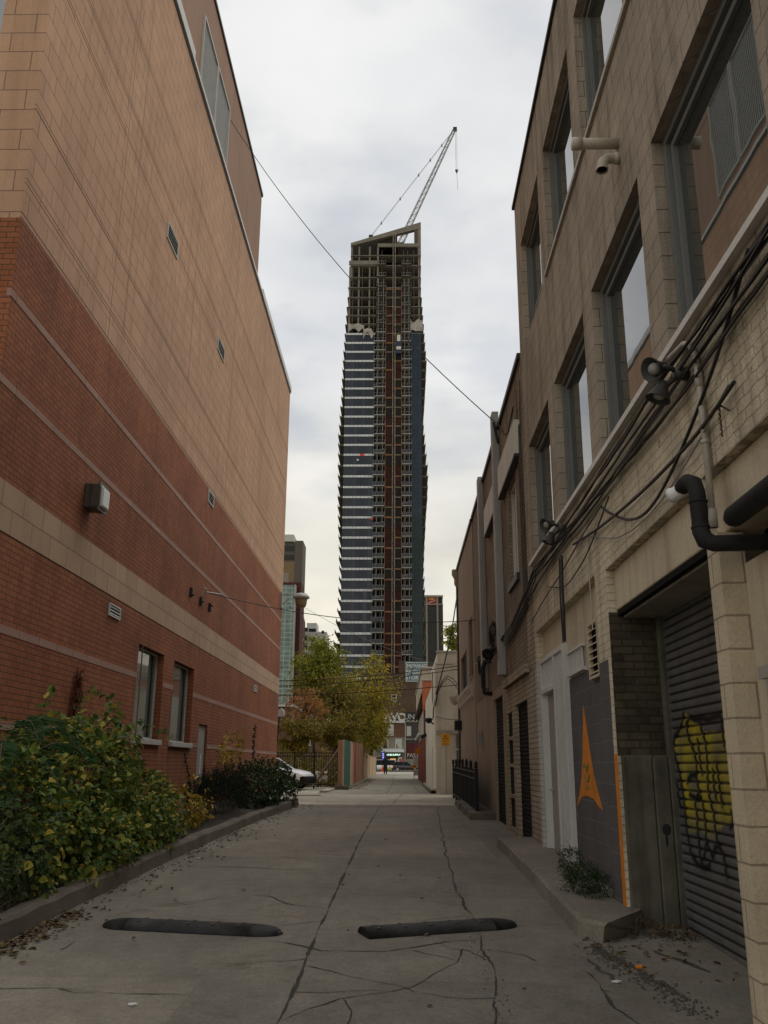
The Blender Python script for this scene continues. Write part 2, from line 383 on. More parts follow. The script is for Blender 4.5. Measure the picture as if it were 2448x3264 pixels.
def pavement(name, col, joint=False):
    m, nt, b = base_mat(name); P = pos(nt)
    rgb = nn(nt, 'ShaderNodeRGB'); rgb.outputs[0].default_value = c4(col)
    c = rgb.outputs[0]
    c = mixc(nt, 'MULTIPLY', 1.0, c, ramp(nt, noi(nt, P, .55, 6, .65), [(.28, .70), (.72, 1.22)]))
    c = mixc(nt, 'MULTIPLY', 1.0, c, ramp(nt, noi(nt, P, 4.5, 8, .75), [(.3, .78), (.7, 1.18)]))
    c = mixc(nt, 'MULTIPLY', 1.0, c, ramp(nt, noi(nt, P, 38, 8, .85), [(.28, .58), (.72, 1.38)]))
    if joint:   # slab-to-slab difference in tone and worn, stained patches
        t = nn(nt, 'ShaderNodeTexBrick'); nt.links.new(mapped(nt, P, (1,1,0)), t.inputs['Vector']); t.offset = 0
        for k_, v_ in (('Scale',1),('Brick Width',1.34),('Row Height',3.3),('Mortar Size',0)): t.inputs[k_].default_value = v_
        t.inputs['Color1'].default_value = (.88,.88,.88,1); t.inputs['Color2'].default_value = (1.08,1.07,1.05,1)
        c = mixc(nt, 'MULTIPLY', 1.0, c, t.outputs['Color'])
        oil = ramp(nt, noi(nt, P, 1.4, 7, .7), [(.58, 0.0), (.66, .55)]); c = mixc(nt, 'MULTIPLY', oil, c, (.62,.58,.52))
        pale = ramp(nt, noi(nt, mapped(nt, P, (1,1,1)), 2.3, 7, .75), [(.60, 0.0), (.70, .40)]); c = mixc(nt, 'MIX', pale, c, (.25,.235,.20))
    st = ramp(nt, noi(nt, mapped(nt, P, (1.6, .22, 1)), 1.0, 5, .6), [(.55, 0.0), (.75, .35)])   # tyre-track grime
    c = mixc(nt, 'MULTIPLY', st, c, (.55,.53,.50))
    sp = ramp(nt, noi(nt, P, 9, 2, .5), [(.70, 0.0), (.76, .5)])
    c = mixc(nt, 'MULTIPLY', sp, c, (.6,.57,.53))
    nt.links.new(c, b.inputs['Base Color']); b.inputs['Roughness'].default_value = .9; b.inputs['Specular IOR Level'].default_value = .25
    bump(nt, b, noi(nt, P, 60, 6, .75), .45, .012)
    return m
M['pave'] = pavement('worn_concrete', (.205,.183,.148), True)
M['pave2'] = pavement('pale_concrete', (.40,.36,.285))
M['lane'] = pavement('far_concrete', (.27,.245,.195))
M['slab'] = pavement('weathered_slab', (.205,.18,.142))
M['asphalt'] = pavement('asphalt', (.10,.098,.093))
M['dirt'] = pavement('dirt_ground', (.13,.115,.09))
M['crack'] = mat('crack_fill', (.042,.037,.029), var=.4, scale=6, bstr=0)

# ------------------------------------------------------------------ camera
Pc = radians(16.02); Rc = radians(.34); H = 1.55
Yw = math.atan(57*cos(Pc)/2822)
fw = Vector((-sin(Yw)*cos(Pc), cos(Yw)*cos(Pc), sin(Pc)))
rt = Vector((cos(Yw), sin(Yw), 0)); up = Vector((sin(Yw)*sin(Pc), -cos(Yw)*sin(Pc), cos(Pc)))
rt2 = rt*cos(Rc) + up*sin(Rc); up2 = -rt*sin(Rc) + up*cos(Rc)
cam = bpy.data.cameras.new('camera'); co = bpy.data.objects.new('camera', cam); COL.objects.link(co)
cam.sensor_fit = 'VERTICAL'; cam.sensor_height = 36; cam.sensor_width = 27; cam.lens = 36*2822/3264
cam.clip_start = .1; cam.clip_end = 6000
mw = Matrix.Identity(4)
for i in range(3):
    mw[i][0] = rt2[i]; mw[i][1] = up2[i]; mw[i][2] = -fw[i]
mw[2][3] = H
co.matrix_world = mw
scene.camera = co

# ------------------------------------------------------------------ sky and light
w = bpy.data.worlds.new('World'); scene.world = w; w.use_nodes = True
nt = w.node_tree; bg = nt.nodes['Background']
sky = nn(nt, 'ShaderNodeTexSky', sky_type='NISHITA'); sky.sun_disc = False
SUN_EL, SUN_AZ = radians(68), radians(50)
sky.sun_elevation = SUN_EL; sky.sun_rotation = SUN_AZ
tc = nn(nt, 'ShaderNodeTexCoord'); D = tc.outputs['Generated']
sp = nn(nt, 'ShaderNodeSeparateXYZ'); nt.links.new(D, sp.inputs[0])
mz = nn(nt, 'ShaderNodeMath', operation='ADD'); nt.links.new(sp.outputs[2], mz.inputs[0]); mz.inputs[1].default_value = .38
dv = nn(nt, 'ShaderNodeVectorMath', operation='DIVIDE'); nt.links.new(D, dv.inputs[0])
cz = nn(nt, 'ShaderNodeCombineXYZ')
for i in range(3): nt.links.new(mz.outputs[0], cz.inputs[i])
nt.links.new(cz.outputs[0], dv.inputs[1])
big = noi(nt, mapped(nt, dv.outputs[0], (1.0, 1.25, 1.0)), 2.1, 4, .5)
wisp = noi(nt, mapped(nt, dv.outputs[0], (1.0, 1.4, 1.0)), 4.5, 5, .5)
cc = ramp(nt, big, [(.28, (5.4,5.75,6.3)), (.46, (7.35,7.5,7.7)), (.62, (8.9,8.9,8.8))])
cc = mixc(nt, 'MULTIPLY', 1.0, cc, ramp(nt, wisp, [(.3, .93), (.7, 1.05)]))
hz = ramp(nt, sp.outputs[2], [(.0, 1.0), (.16, .85), (.42, .0)])
cc = mixc(nt, 'MIX', hz, cc, mixc(nt, 'MULTIPLY', 1.0, (9.1,8.5,6.9), ramp(nt, big, [(.3, .86), (.6, 1.05)])))
cov = ramp(nt, wisp, [(.36, .80), (.52, .97)])
fin = mixc(nt, 'MIX', cov, sky.outputs[0], cc)
nt.links.new(fin, bg.inputs['Color']); bg.inputs['Strength'].default_value = .10
sl = bpy.data.lights.new('sun', 'SUN'); sl.energy = .8; sl.angle = radians(35); sl.color = (1, .96, .90)
so = bpy.data.objects.new('sun', sl); COL.objects.link(so)
sd = Vector((sin(SUN_AZ)*cos(SUN_EL), cos(SUN_AZ)*cos(SUN_EL), sin(SUN_EL)))
so.rotation_euler = sd.to_track_quat('Z', 'Y').to_euler(); so.location = (0, -20, 60)
vs = scene.view_settings; vs.view_transform = 'Standard'; vs.look = 'None'; vs.exposure = 0.0; vs.gamma = 1; vs.use_curve_mapping = False
scene.cycles.max_bounces = 8; scene.cycles.diffuse_bounces = 4

# ------------------------------------------------------------------ ground
PROF = [(-60,-1.47),(23.5,.576),(33,.62),(88,.78),(120,.72),(165,.64),(400,.6),(3000,.6)]
def gz(y):
    for (a, za), (b, zb) in zip(PROF, PROF[1:]):
        if y <= b: return za + (zb-za)*(y-a)/(b-a)
    return .6
def sheet(name, x0, x1, y0, y1, dz, m, step=2.0, xn=1):
    mb = MB(); ys = sorted(set([y0, y1] + [p[0] for p in PROF if y0 < p[0] < y1]))
    f0 = x0 if callable(x0) else (lambda y: x0); f1 = x1 if callable(x1) else (lambda y: x1)
    yy = []
    for a, b in zip(ys, ys[1:]):
        n = max(1, min(40, int((b-a)/step))); yy += [a+(b-a)*i/n for i in range(n)]
    yy.append(y1)
    for y in yy:
        mb.v += [(f0(y), y, gz(y)+dz), (f1(y), y, gz(y)+dz)]
    for i in range(len(yy)-1): mb.f.append((2*i, 2*i+1, 2*i+3, 2*i+2))
    return struct(name, mb, m)
sheet('ground', -1500, 1500, -60, 3000, -.04, M['dirt'], 30)
sheet('alley_pavement', -3.14, 2.6, -20, 24.2, 0, M['pave'])
sheet('cross_lane', -14, 14, 24.2, 32.2, 0.004, M['pave2'])
sheet('far_lane', -2.9, 1.6, 32.2, 96, .008, M['lane'])
sheet('side_lot', -14, -2.904, 32.2, 44, 0.0, M['pave2'])
sheet('sidewalk', -40, 40, 96, 152, .0, M['pave2'])
sheet('street', -60, 60, 152, 169, .004, M['asphalt'])
sheet('far_sidewalk', -60, 60, 169, 173, .06, M['pave2'])

# kerbs, planting bed, raised slab
def kx(y):
    pts = [(-20,-3.2),(7.5,-3.14),(10.3,-3.12),(14,-3.07),(19.3,-2.86),(23.4,-2.57)]
    for (a, xa), (b, xb) in zip(pts, pts[1:]):
        if y <= b: return xa+(xb-xa)*(y-a)/(b-a)
    return -2.57
mb = MB(); ys = [-6+i*.35 for i in range(int(29.4/.35)+1)] + [23.45]
for i, y in enumerate(ys):
    x = kx(y)+random.uniform(-.012,.012); g = gz(y)
    h = .17+random.uniform(-.012,.012)
    mb.v += [(x,y,g-.02),(x-.015,y,g+h-.03),(x-.04,y,g+h),(x-.19,y,g+h-.005),(x-.20,y,g)]
n = 5
for i in range(len(ys)-1):
    for k in range(n-1): mb.f.append((i*n+k, i*n+k+1, (i+1)*n+k+1, (i+1)*n+k))
e = (len(ys)-1)*n; mb.f.append((e,e+1,e+2,e+3,e+4))
mb.box(-4.3,-2.60,23.451,23.62,.55,.73)
struct('kerb', mb, M['kerb'])
mb = MB(); ny = 80
for i in range(ny+1):
    y = -6 + 29.4*i/ny
    for k in range(9):
        x = -4.62 + (kx(y)-.18+4.62)*k/8
        mb.v.append((x, y, gz(y)+.13+.10*noise.noise(Vector((x*1.3,y*1.1,3)))+.03*noise.noise(Vector((x*6,y*6,1)))))
for i in range(ny):
    for k in range(8): mb.f.append((i*9+k, i*9+k+1, (i+1)*9+k+1, (i+1)*9+k))
struct('planting_bed', mb, M['soil'], smooth=True)
# raised slab along the right wall: x from 1.45 to 2.0
mb = MB(); pts = [(7.83,1.62),(7.95,1.46),(9.5,1.49),(12.9,1.51),(14.8,1.50),(15.3,1.62)]
prev = None
yy = [7.83+i*.24 for i in range(32)]
def rx(y):
    for (a, xa), (b, xb) in zip(pts, pts[1:]):
        if y <= b: return xa+(xb-xa)*(y-a)/(b-a)
    return 1.62
for y in yy:
    x = rx(y)+random.uniform(-.01,.01); g = gz(y); h = .15 if y < 14.6 else .15-.12*(y-14.6)/.7
    y2 = max(y, 8.42-.04*(8.4-y)) if y < 8.4 else y; mb.v += [(x,y,g-.02),(x+.02,y,g+h-.03),(x+.05,y,g+h),(2.1,y2,gz(y2)+h+.01)]
for i in range(len(yy)-1):
    for k in range(3): mb.f.append((i*4+k, (i+1)*4+k, (i+1)*4+k+1, i*4+k+1))
y0_ = 7.83; y1_ = 8.42-.04*(8.4-7.83); mb.quad(mb.v[0],(2.1,y1_,gz(y1_)-.02),mb.v[3],mb.v[2],mb.v[1])
struct('raised_slab', mb, M['slab'])
mb = MB()
for a, b in ((19.6,20.9),(20.95,22.6),(22.65,24.6)):
    x = 1.42+random.uniform(-.03,.03)
    mb.hexa([(x,a,gz(a)-.02),(2.0,a,gz(a)-.02),(2.0,b,gz(b)-.02),(x+.02,b,gz(b)-.02),(x+.04,a+.03,gz(a)+.13),(2.0,a+.03,gz(a)+.13),(2.0,b-.03,gz(b)+.12),(x+.05,b-.03,gz(b)+.12)])
struct('kerb', mb, M['kerb'])
# kerb edge of the far lane
mb = MB()
mb.box(-2.9,-2.6,33.2,36.9,.60,.70); mb.box(-9,-2.6,30.2,30.5,.58,.64); mb.box(1.1,1.27,33,45,.60,.78)
struct('kerb', mb, M['pave2'])

# cracks and joints as thin filled ribbons lying on the concrete
CR = [([(-.7,3.0),(-.7,5.63),(-.68,6.44),(-.7,7.37),(-.69,9.85),(-.66,15.83),(-.51,24.1)],.028),
 ([(.95,23.97),(.68,14.55),(.61,10.52),(.64,9.14),(.67,8.48),(.64,7.42),(.67,6.86),(.52,5.67),(.5,4)],.022),
 ([(-1.6,8.05),(-1.4,8.0),(-1.02,7.76),(-.62,7.45),(-.12,7.47),(.43,7.82),(.64,7.9)],.016),
 ([(-.7,7.0),(-.4,6.75),(-.04,6.47),(.1,6.3)],.015),
 ([(-.68,5.73),(-.36,6.13),(.05,6.41),(.42,7.12),(.49,7.57)],.014),
 ([(-2.29,9.37),(-1.87,9.79),(-1.37,9.96),(-1.1,9.5),(-.7,9.25)],.013),
 ([(-3.0,6.3),(-2.56,6.26),(-2.23,6.32),(-1.78,6.23),(-.7,6.17)],.012),
 ([(-3.0,15.6),(-2.36,15.6),(-1.55,15.45),(-.66,15.46)],.018),
 ([(-3.0,12.1),(-1.95,12.1),(-1.3,11.95),(-.68,11.91)],.015),
 ([(-2.4,9.75),(-2.11,9.38),(-1.96,9.51)],.010),([(.68,14.55),(1.28,13.44)],.013),
 ([(1.33,6.9),(1.33,6.64),(1.3,5.99),(1.37,5.71),(1.3,5.2)],.018),
 ([(-2.9,19.4),(-1.54,19.1),(-.6,19.1),(.8,19.6)],.016),([(-2.6,22.9),(-1.31,22.95),(-.41,23.3),(1.43,23.5)],.02),
 ([(-.36,6.13),(-.29,5.84),(-.3,5.5)],.012),([(-1.2,8.4),(-1.25,8.1),(-1.15,7.8)],.009),([(-.7,4.9),(.5,5.0),(1.5,4.7)],.014),
 ([(-.68,18.0),(.9,17.7)],.010),([(.66,11.0),(1.45,10.8)],.012)]
CR += [([(-2.4,26.0),(-1.0,26.1),(.3,26.0),(1.4,26.2)],.02),([(-6,29.9),(-2,29.9),(1.2,30.0)],.03),([(-.2,24.3),(-.1,28),(.05,32)],.025),
 ([(-.5,33),(-.4,48),(-.6,90)],.03),([(.65,33),(.6,60)],.022),([(-2.2,37.2),(-.5,37.0),(1.1,37.1)],.03),([(-2.2,47),(1.1,46.8)],.03),([(.9,25.4),(.5,27),(.8,28)],.02),([(-1.9,33.0),(1.2,32.6)],.04)]
mb = MB()
for pl, wd in CR:
    pts = []
    for (xa, ya), (xb, yb) in zip(pl, pl[1:]):
        L = math.hypot(xb-xa, yb-ya); k = max(2, int(L/.07)) if ya < 26 else max(2, int(L/.3))
        for i in range(k):
            t = i/k; x = xa+(xb-xa)*t; y = ya+(yb-ya)*t; am = .012 if wd == .028 else .055
            pts.append((x+am*(noise.noise(Vector((x*1.5,y*1.5,wd*999)))+.35*noise.noise(Vector((x*7,y*7,3)))+.2*noise.noise(Vector((x*21,y*21,8)))), y+am*(noise.noise(Vector((x*1.5,y*1.5,wd*999+50)))+.35*noise.noise(Vector((x*7,y*7,33)))+.2*noise.noise(Vector((x*21,y*21,18))))))
    pts.append(pl[-1]); n0 = len(mb.v)
    for i, (x, y) in enumerate(pts):
        a = pts[max(i-1,0)]; b = pts[min(i+1,len(pts)-1)]; dx, dy = b[0]-a[0], b[1]-a[1]; L = math.hypot(dx,dy) or 1
        wv = wd*max(.06,.30+.55*noise.noise(Vector((x*2.2,y*2.2,77)))+.3*noise.noise(Vector((x*15,y*15,7))))*(.2 if i in (0,len(pts)-1) else 1)
        dz = .012 if y > 24 else .004
        mb.v += [(x-dy/L*wv, y+dx/L*wv, gz(y)+dz), (x+dy/L*wv, y-dx/L*wv, gz(y)+dz)]
    for i in range(len(pts)-1): mb.f.append((n0+2*i, n0+2*i+1, n0+2*i+3, n0+2*i+2))
# hairline cracks branching off the joints
rc = random.Random(5)
starts = [(-.7,7.2),(-.69,8.6),(-.68,10.4),(-.7,6.3),(.65,8.9),(.66,10.2),(.62,7.2),(.6,6.2),(-1.4,8.0),(-2.2,6.3),(-1.4,9.9),(.66,12.5),(-.68,13.4),(-1.5,15.4),(1.3,6.4),(-1.1,12.0),(.1,7.5),(-2.6,7.4),(1.0,7.2),(.9,5.4),(-.3,5.3),(-1.9,5.4),(.65,16.2),(-.6,17.4)]
for sx, sy in starts:
    a = rc.uniform(0, 2*pi); x, y = sx, sy; n0 = len(mb.v); m_ = rc.randint(6, 16)
    for i in range(m_):
        wv = .0045*(1-i/m_)+.0015; mb.v += [(x-sin(a)*wv, y+cos(a)*wv, gz(y)+.0045), (x+sin(a)*wv, y-cos(a)*wv, gz(y)+.0045)]
        a += rc.gauss(0,.20); x += .055*cos(a); y += .055*sin(a)
        if x > 1.4 or x < -3.05: break
    k_ = (len(mb.v)-n0)//2
    for i in range(k_-1): mb.f.append((n0+2*i, n0+2*i+1, n0+2*i+3, n0+2*i+2))
struct('pavement_cracks', mb, M['crack'])
# crumbled concrete and grit along the broken edge by the roller door and along the kerbs
mb = MB()
def crumb(x, y, s):
    z = gz(y)+.003; p = [(x+s*rc.uniform(.6,1.2)*cos(q), y+s*rc.uniform(.6,1.2)*sin(q)) for q in (0,1.3,2.5,3.8,5.1)]
    n = len(mb.v); mb.v += [(a,b,z) for a,b in p]+[(x,y,z+s*rc.uniform(.4,.9))]
    for i in range(5): mb.f.append((n+i, n+(i+1) % 5, n+5))
for _ in range(420):
    t = rc.random(); cx_, cy_ = (1.52+.25*t, 7.75-1.9*t); crumb(cx_+rc.gauss(0,.07), cy_+rc.gauss(0,.07), rc.uniform(.004,.016))
for _ in range(420): crumb(rc.uniform(1.62,2.45), 8.25-abs(rc.gauss(0,.16)), rc.uniform(.004,.016))
for _ in range(500): y = rc.uniform(6,22); crumb(kx(y)+.02+abs(rc.gauss(0,.07)), y, rc.uniform(.003,.012))
for _ in range(260): y = rc.uniform(8,14.5); crumb(rx(y)-.02-abs(rc.gauss(0,.06)), y, rc.uniform(.003,.012))
for _ in range(220): y = rc.uniform(5,12); crumb(.62+rc.gauss(0,.05), y, rc.uniform(.003,.009))
struct('grit', mb, mat('grit', (.085,.075,.058), var=.4, scale=20), 'stuff')
# dirt-filled broken strips in the concrete near the roller door
mb = MB()
for (xa, ya), (xb, yb), wd in (((1.50,7.8),(1.66,7.0),.07),((1.66,7.05),(1.80,6.2),.05),((1.38,7.3),(1.46,6.6),.03),((1.95,7.6),(2.15,6.9),.05)):
    n0 = len(mb.v); m_ = 26
    for i in range(m_+1):
        t = i/m_; x = xa+(xb-xa)*t+.05*noise.noise(Vector((t*4,xa*9,1))); y = ya+(yb-ya)*t; q = sin(pi*t)**.5
        l_ = wd*q*(.5+.9*abs(noise.noise(Vector((t*9,ya,2))))); r_ = wd*q*(.5+.9*abs(noise.noise(Vector((t*9,ya,7)))))
        mb.v += [(x-l_,y,gz(y)+.002),(x+r_,y,gz(y)+.002)]
    for i in range(m_): mb.f.append((n0+2*i, n0+2*i+1, n0+2*i+3, n0+2*i+2))
struct('dirt', mb, mat('dirt_fill', (.070,.060,.045), var=.4, scale=14, bscale=40, bstr=.6))
# ------------------------------------------------------------------ walls with openings
def wall_x(mb, x, y0, y1, z0, z1, ops=(), depth=.12, sgn=1, rev=True):
    """wall face on plane x; openings (ya,yb,za,zb) with reveals running to x+sgn*depth"""
    ys = sorted(set([y0,y1]+[a for o in ops for a in o[:2]])); zs = sorted(set([z0,z1]+[a for o in ops for a in o[2:]]))
    ys = [y for y in ys if y0 <= y <= y1]; zs = [z for z in zs if z0 <= z <= z1]
    for ya, yb in zip(ys, ys[1:]):
        for za, zb in zip(zs, zs[1:]):
            cy, cz_ = (ya+yb)/2, (za+zb)/2
            if any(o[0] < cy < o[1] and o[2] < cz_ < o[3] for o in ops): continue
            mb.quad((x,ya,za),(x,yb,za),(x,yb,zb),(x,ya,zb))
    if rev:
        d = x+sgn*depth
        for a, b, c, e in ops:
            mb.quad((x,a,c),(d,a,c),(d,a,e),(x,a,e)); mb.quad((x,b,c),(d,b,c),(d,b,e),(x,b,e))
            mb.quad((x,a,e),(d,a,e),(d,b,e),(x,b,e))
            if c > z0: mb.quad((x,a,c),(d,a,c),(d,b,c),(x,b,c))
    return mb

# ------------------------------------------------------------------ left: red brick and stone building
LX = -4.6
LB = thing('brick_building', 'tall red brick building with buff stone upper storeys along the left of the alley', 'building', (-4.6, 21.6, .4))
w1 = (15.55,17.29,2.0,3.6); w2 = (18.1,19.88,2.0,3.6); dr = (20.7,21.64,.4,2.46)
mb = MB(); wall_x(mb, LX, 9.25, 34.0, -.4, 7.92, [w1, w2, dr], .14, -1)
mb.quad((-24,9.25,-.6),(LX,9.25,-.6),(LX,9.25,7.92),(-24,9.25,7.92)); mb.quad((LX,34,-.6),(-24,34,-.6),(-24,34,7.92),(LX,34,7.92))
mb.quad((-24,9.25,-.6),(-24,34,-.6),(-24,34,7.92),(-24,9.25,7.92))
mb.build('brick_wall', M['redbrick'], LB)
mb = MB(); mb.quad((LX,9.25,7.92),(LX,34,7.92),(LX,34,16.42),(LX,9.25,16.42))
nw = (-6.6,-5.2,10.65,12.8)
for xa, xb, za, zb in ((-24,-6.6,7.92,16.42),(-5.2,LX,7.92,16.42),(-6.6,-5.2,7.92,10.65),(-6.6,-5.2,12.8,16.42)):
    mb.quad((xa,9.25,za),(xb,9.25,za),(xb,9.25,zb),(xa,9.25,zb))
mb.quad((-5.2,9.25,10.65),(-5.2,9.4,10.65),(-5.2,9.4,12.8),(-5.2,9.25,12.8)); mb.quad((-6.6,9.25,12.8),(-5.2,9.25,12.8),(-5.2,9.4,12.8),(-6.6,9.4,12.8))
mb.quad((LX,34,7.92),(-24,34,7.92),(-24,34,16.42),(LX,34,16.42)); mb.quad((-24,9.25,7.92),(-24,34,7.92),(-24,34,16.42),(-24,9.25,16.42))
mb.build('stone_wall', M['stone'], LB)
MB().box(-6.6,-5.2,9.4,9.44,10.65,12.8).build('window', M['pane'], LB)
MB().box(-23.9,-4.62,9.3,33.9,16.3,16.38).build('roof', M['dirt'], LB)
MB().box(LX-.05,LX+.006,9.244,34.006,4.13,4.72).build('stone_band', M['bandstone'], LB)
for z, h in ((1.93,.095),(3.0,.095),(5.78,.095),(6.86,.095)):
    mb = MB()
    if z < 2: segs = ((9.245,15.3),(20.0,20.68),(21.66,34.005))
    elif z < 4: segs = ((9.245,15.54),(17.3,18.09),(19.89,34.005))
    else: segs = ((9.245,34.005),)
    for a, b in segs: MB().box(LX-.05, LX+.006, a, b, z, z+h).build('stone_strip', M['strip'], LB)
mb = MB()
for z in (7.93,7.985,8.41,8.475,9.50,9.56,11.68,11.745,12.34,12.40,13.8,13.87): mb.box(LX-.02, LX+.0025, 9.25, 34.0, z, z+.008)
for y, za, zb in ((12.53,8.0,16.4),(13.2,8.5,16.4),(17.55,9.5,16.4),(15.8,1.0,7.9),(26.2,.8,16.4),(22.1,8.0,16.4)): mb.box(LX-.02, LX+.002, y, y+.010, za, zb)
mb.build('mortar_joint', M['joint'], LB)
mb = MB(); mb.box(-5.3,LX+.015,9.235,34.015,16.42,16.50)
mb.build('parapet_flashing', M['dkmetal'], LB)
mb = MB(); mb.box(-5.25,LX+.05,13.6,16.0,16.50,16.78); mb.box(-5.25,LX+.05,16.0,26.1,16.50,16.60); mb.box(-5.25,LX+.05,26.1,34.04,16.50,16.74)
mb.build('coping', M['coping'], LB)
# penthouse set back on the roof
mb = MB(); mb.box(-16,-5.6,11.5,30.7,16.38,23.6)
mb.build('penthouse', M['render_brown'], LB)
MB().box(-16.05,-5.55,11.45,30.76,23.6,23.72).build('penthouse_flashing', M['dkmetal'], LB)
for ya, yb in ((20.2,22.06),(22.14,24.0)):
    mb = MB()
    for a, b, c, d in ((ya,yb,22.0,22.08),(ya,yb,18.6,18.66),(ya,ya+.05,18.66,22.0),(yb-.05,yb,18.66,22.0)): mb.box(-5.6,-5.54,a,b,c,d)
    lv = mb.build('roof_louvre', M['louvre'], LB)
    mb = MB(); mb.quad((-5.594,ya,18.66),(-5.594,yb,18.66),(-5.594,yb,22),(-5.594,ya,22)); mb.build('louvre_back', M['void'], lv)
    mb = MB()
    n = 16
    for i in range(n):
        y = ya+.05+(yb-ya-.1)*(i+.5)/n; mb.box(-5.5935,-5.586,y-.020,y+.020,18.66,22.0)
    mb.build('louvre_blade', M['louvre'], lv)
# windows, door, vents
for (a, b, c, d), nm in ((w1, ''), (w2, '')):
    x = LX-.14
    mb = MB()
    for ya, yb, za, zb in ((a,a+.03,c,d),(b-.05,b,c,d),(a+.03,b-.05,c,c+.04),(a+.03,b-.05,d-.03,d)): mb.box(x-.03,x+.012,ya,yb,za,zb)
    fr = mb.build('window', M['white_frame'], LB)
    mb = MB(); mb.box(x-.02,x+.02,b-.34,b-.28,c+.05,d-.05); mb.build('mullion', M['dkmetal'], fr)
    mb = MB(); mb.quad((x-.01,a,c),(x-.01,b,c),(x-.01,b,d),(x-.01,a,d)); mb.build('pane', M['pane2'], fr)
    mb = MB(); mb.box(x,LX+.06,a-.05,b+.05,c-.10,c); mb.build('sill', M['concrete_sill'], fr, bevel=.01)
mb = MB(); mb.box(LX-.13,LX-.05,20.72,21.62,.4,2.44); dd = mb.build('door', M['door_grey'], LB)
mb = MB(); mb.box(LX-.05,LX-.045,21.22,21.34,1.35,1.80); mb.build('door_notice', M['paper'], dd)
mb = MB(); mb.tube([(LX-.05,20.82,1.35),(LX-.02,20.82,1.35),(LX-.02,20.92,1.35)],.012); mb.build('handle', M['galv'], dd)
def vent(y, z, w_=.56, h=.20, n=3):
    mb = MB(); x = LX
    for a, b, c, d in ((y,y+.03,z,z+h),(y+w_-.03,y+w_,z,z+h),(y+.03,y+w_-.03,z,z+.025),(y+.03,y+w_-.03,z+h-.025,z+h)): mb.box(x-.01,x+.025,a,b,c,d)
    for i in range(n):
        c = z+.025+(h-.05)*(i+.5)/n
        mb.hexa([(x-.005,y+.03,c+.012),(x-.005,y+w_-.03,c+.012),(x+.002,y+w_-.03,c+.022),(x+.002,y+.03,c+.022),(x+.02,y+.03,c-.018),(x+.02,y+w_-.03,c-.018),(x+.024,y+w_-.03,c-.01),(x+.024,y+.03,c-.01)])
    v = mb.build('wall_vent', M['louvre'], LB)
    mb = MB(); mb.quad((x+.009,y+.02,z+.02),(x+.009,y+w_-.02,z+.02),(x+.009,y+w_-.02,z+h-.02),(x+.009,y+.02,z+h-.02)); mb.build('vent_opening', M['void'], v)
vent(13.74,3.81,.57,.2); vent(28.11,3.79,.57,.2); vent(20.13,7.6,.62,.3,4); vent(15.14,11.52,.82,.36,4); vent(20.11,11.58,.84,.36,4)
# three small rusty wall brackets and the wire anchor, each screwed to the wall
for i, (y, z) in enumerate(((19.01,5.18),(19.99,5.16),(20.98,5.19))):
    mb = MB(); mb.box(LX,LX+.05,y-.05,y-.03,z-.10,z+.10); mb.box(LX,LX+.05,y+.03,y+.05,z-.10,z+.10); mb.box(LX,LX+.012,y-.03,y+.03,z-.1,z+.1); mb.box(LX+.012,LX+.10,y-.03,y+.03,z-.08+.05*i,z-.05+.05*i)
    solo('wall_bracket', mb, M['black'], ['open black wall bracket nearest the camera on the red brick', 'black wall bracket between two others just below the wire anchor', 'black wall bracket farthest along the red brick, right of the wire anchor'][i], 'bracket', (LX, y, z), 'brackets on the red brick wall')

# floodlight box on the brick
FL = thing('wall_light', 'bronze box floodlight with a frosted front on the red brick wall', 'wall light', (LX, 12.35, 5.3))
mb = MB(); mb.box(LX,LX+.11,12.22,12.54,5.13,5.50); mb.build('back_box', M['bronze'], FL, bevel=.015)
mb = MB(); mb.box(LX+.11,LX+.25,12.15,12.49,5.10,5.48); mb.build('housing', M['bronze'], FL, bevel=.03)
mb = MB(); mb.prism([(LX+.25,5.12),(LX+.30,5.14),(LX+.30,5.42),(LX+.25,5.46)],'y',12.17,12.47); mb.build('lens', M['lamp_glass'], FL, bevel=.02)
mb = MB(); mb.box(LX+.235,LX+.255,12.13,12.51,5.08,5.50); mb.build('lens_frame', M['bronze'], FL)

# bell lamp on the far corner of the brick building
BL = thing('corner_lamp', 'round capped lamp on a bracket at the far corner of the red brick building', 'wall light', (LX, 33.6, 7.7))
mb = MB(); mb.box(LX,LX+.08,33.45,33.75,7.35,7.95); mb.tube([(LX+.05,33.6,7.85),(LX+.25,33.6,7.9),(LX+.45,33.6,7.86)],.03); mb.tube([(LX+.05,33.6,7.5),(LX+.3,33.6,7.72)],.02); mb.build('bracket', M['galv'], BL)
mb = MB(); mb.lathe([(.02,.16),(.20,.12),(.32,.0),(.33,-.05),(.24,-.09),(.02,-.10)],(LX+.78,33.6,7.80),16); mb.build('cap', M['galv'], BL, smooth=True)
mb = MB(); mb.lathe([(.24,.0),(.21,-.22),(.17,-.30),(.02,-.31)],(LX+.78,33.6,7.71),16); mb.build('globe', M['ochre'], BL, smooth=True)

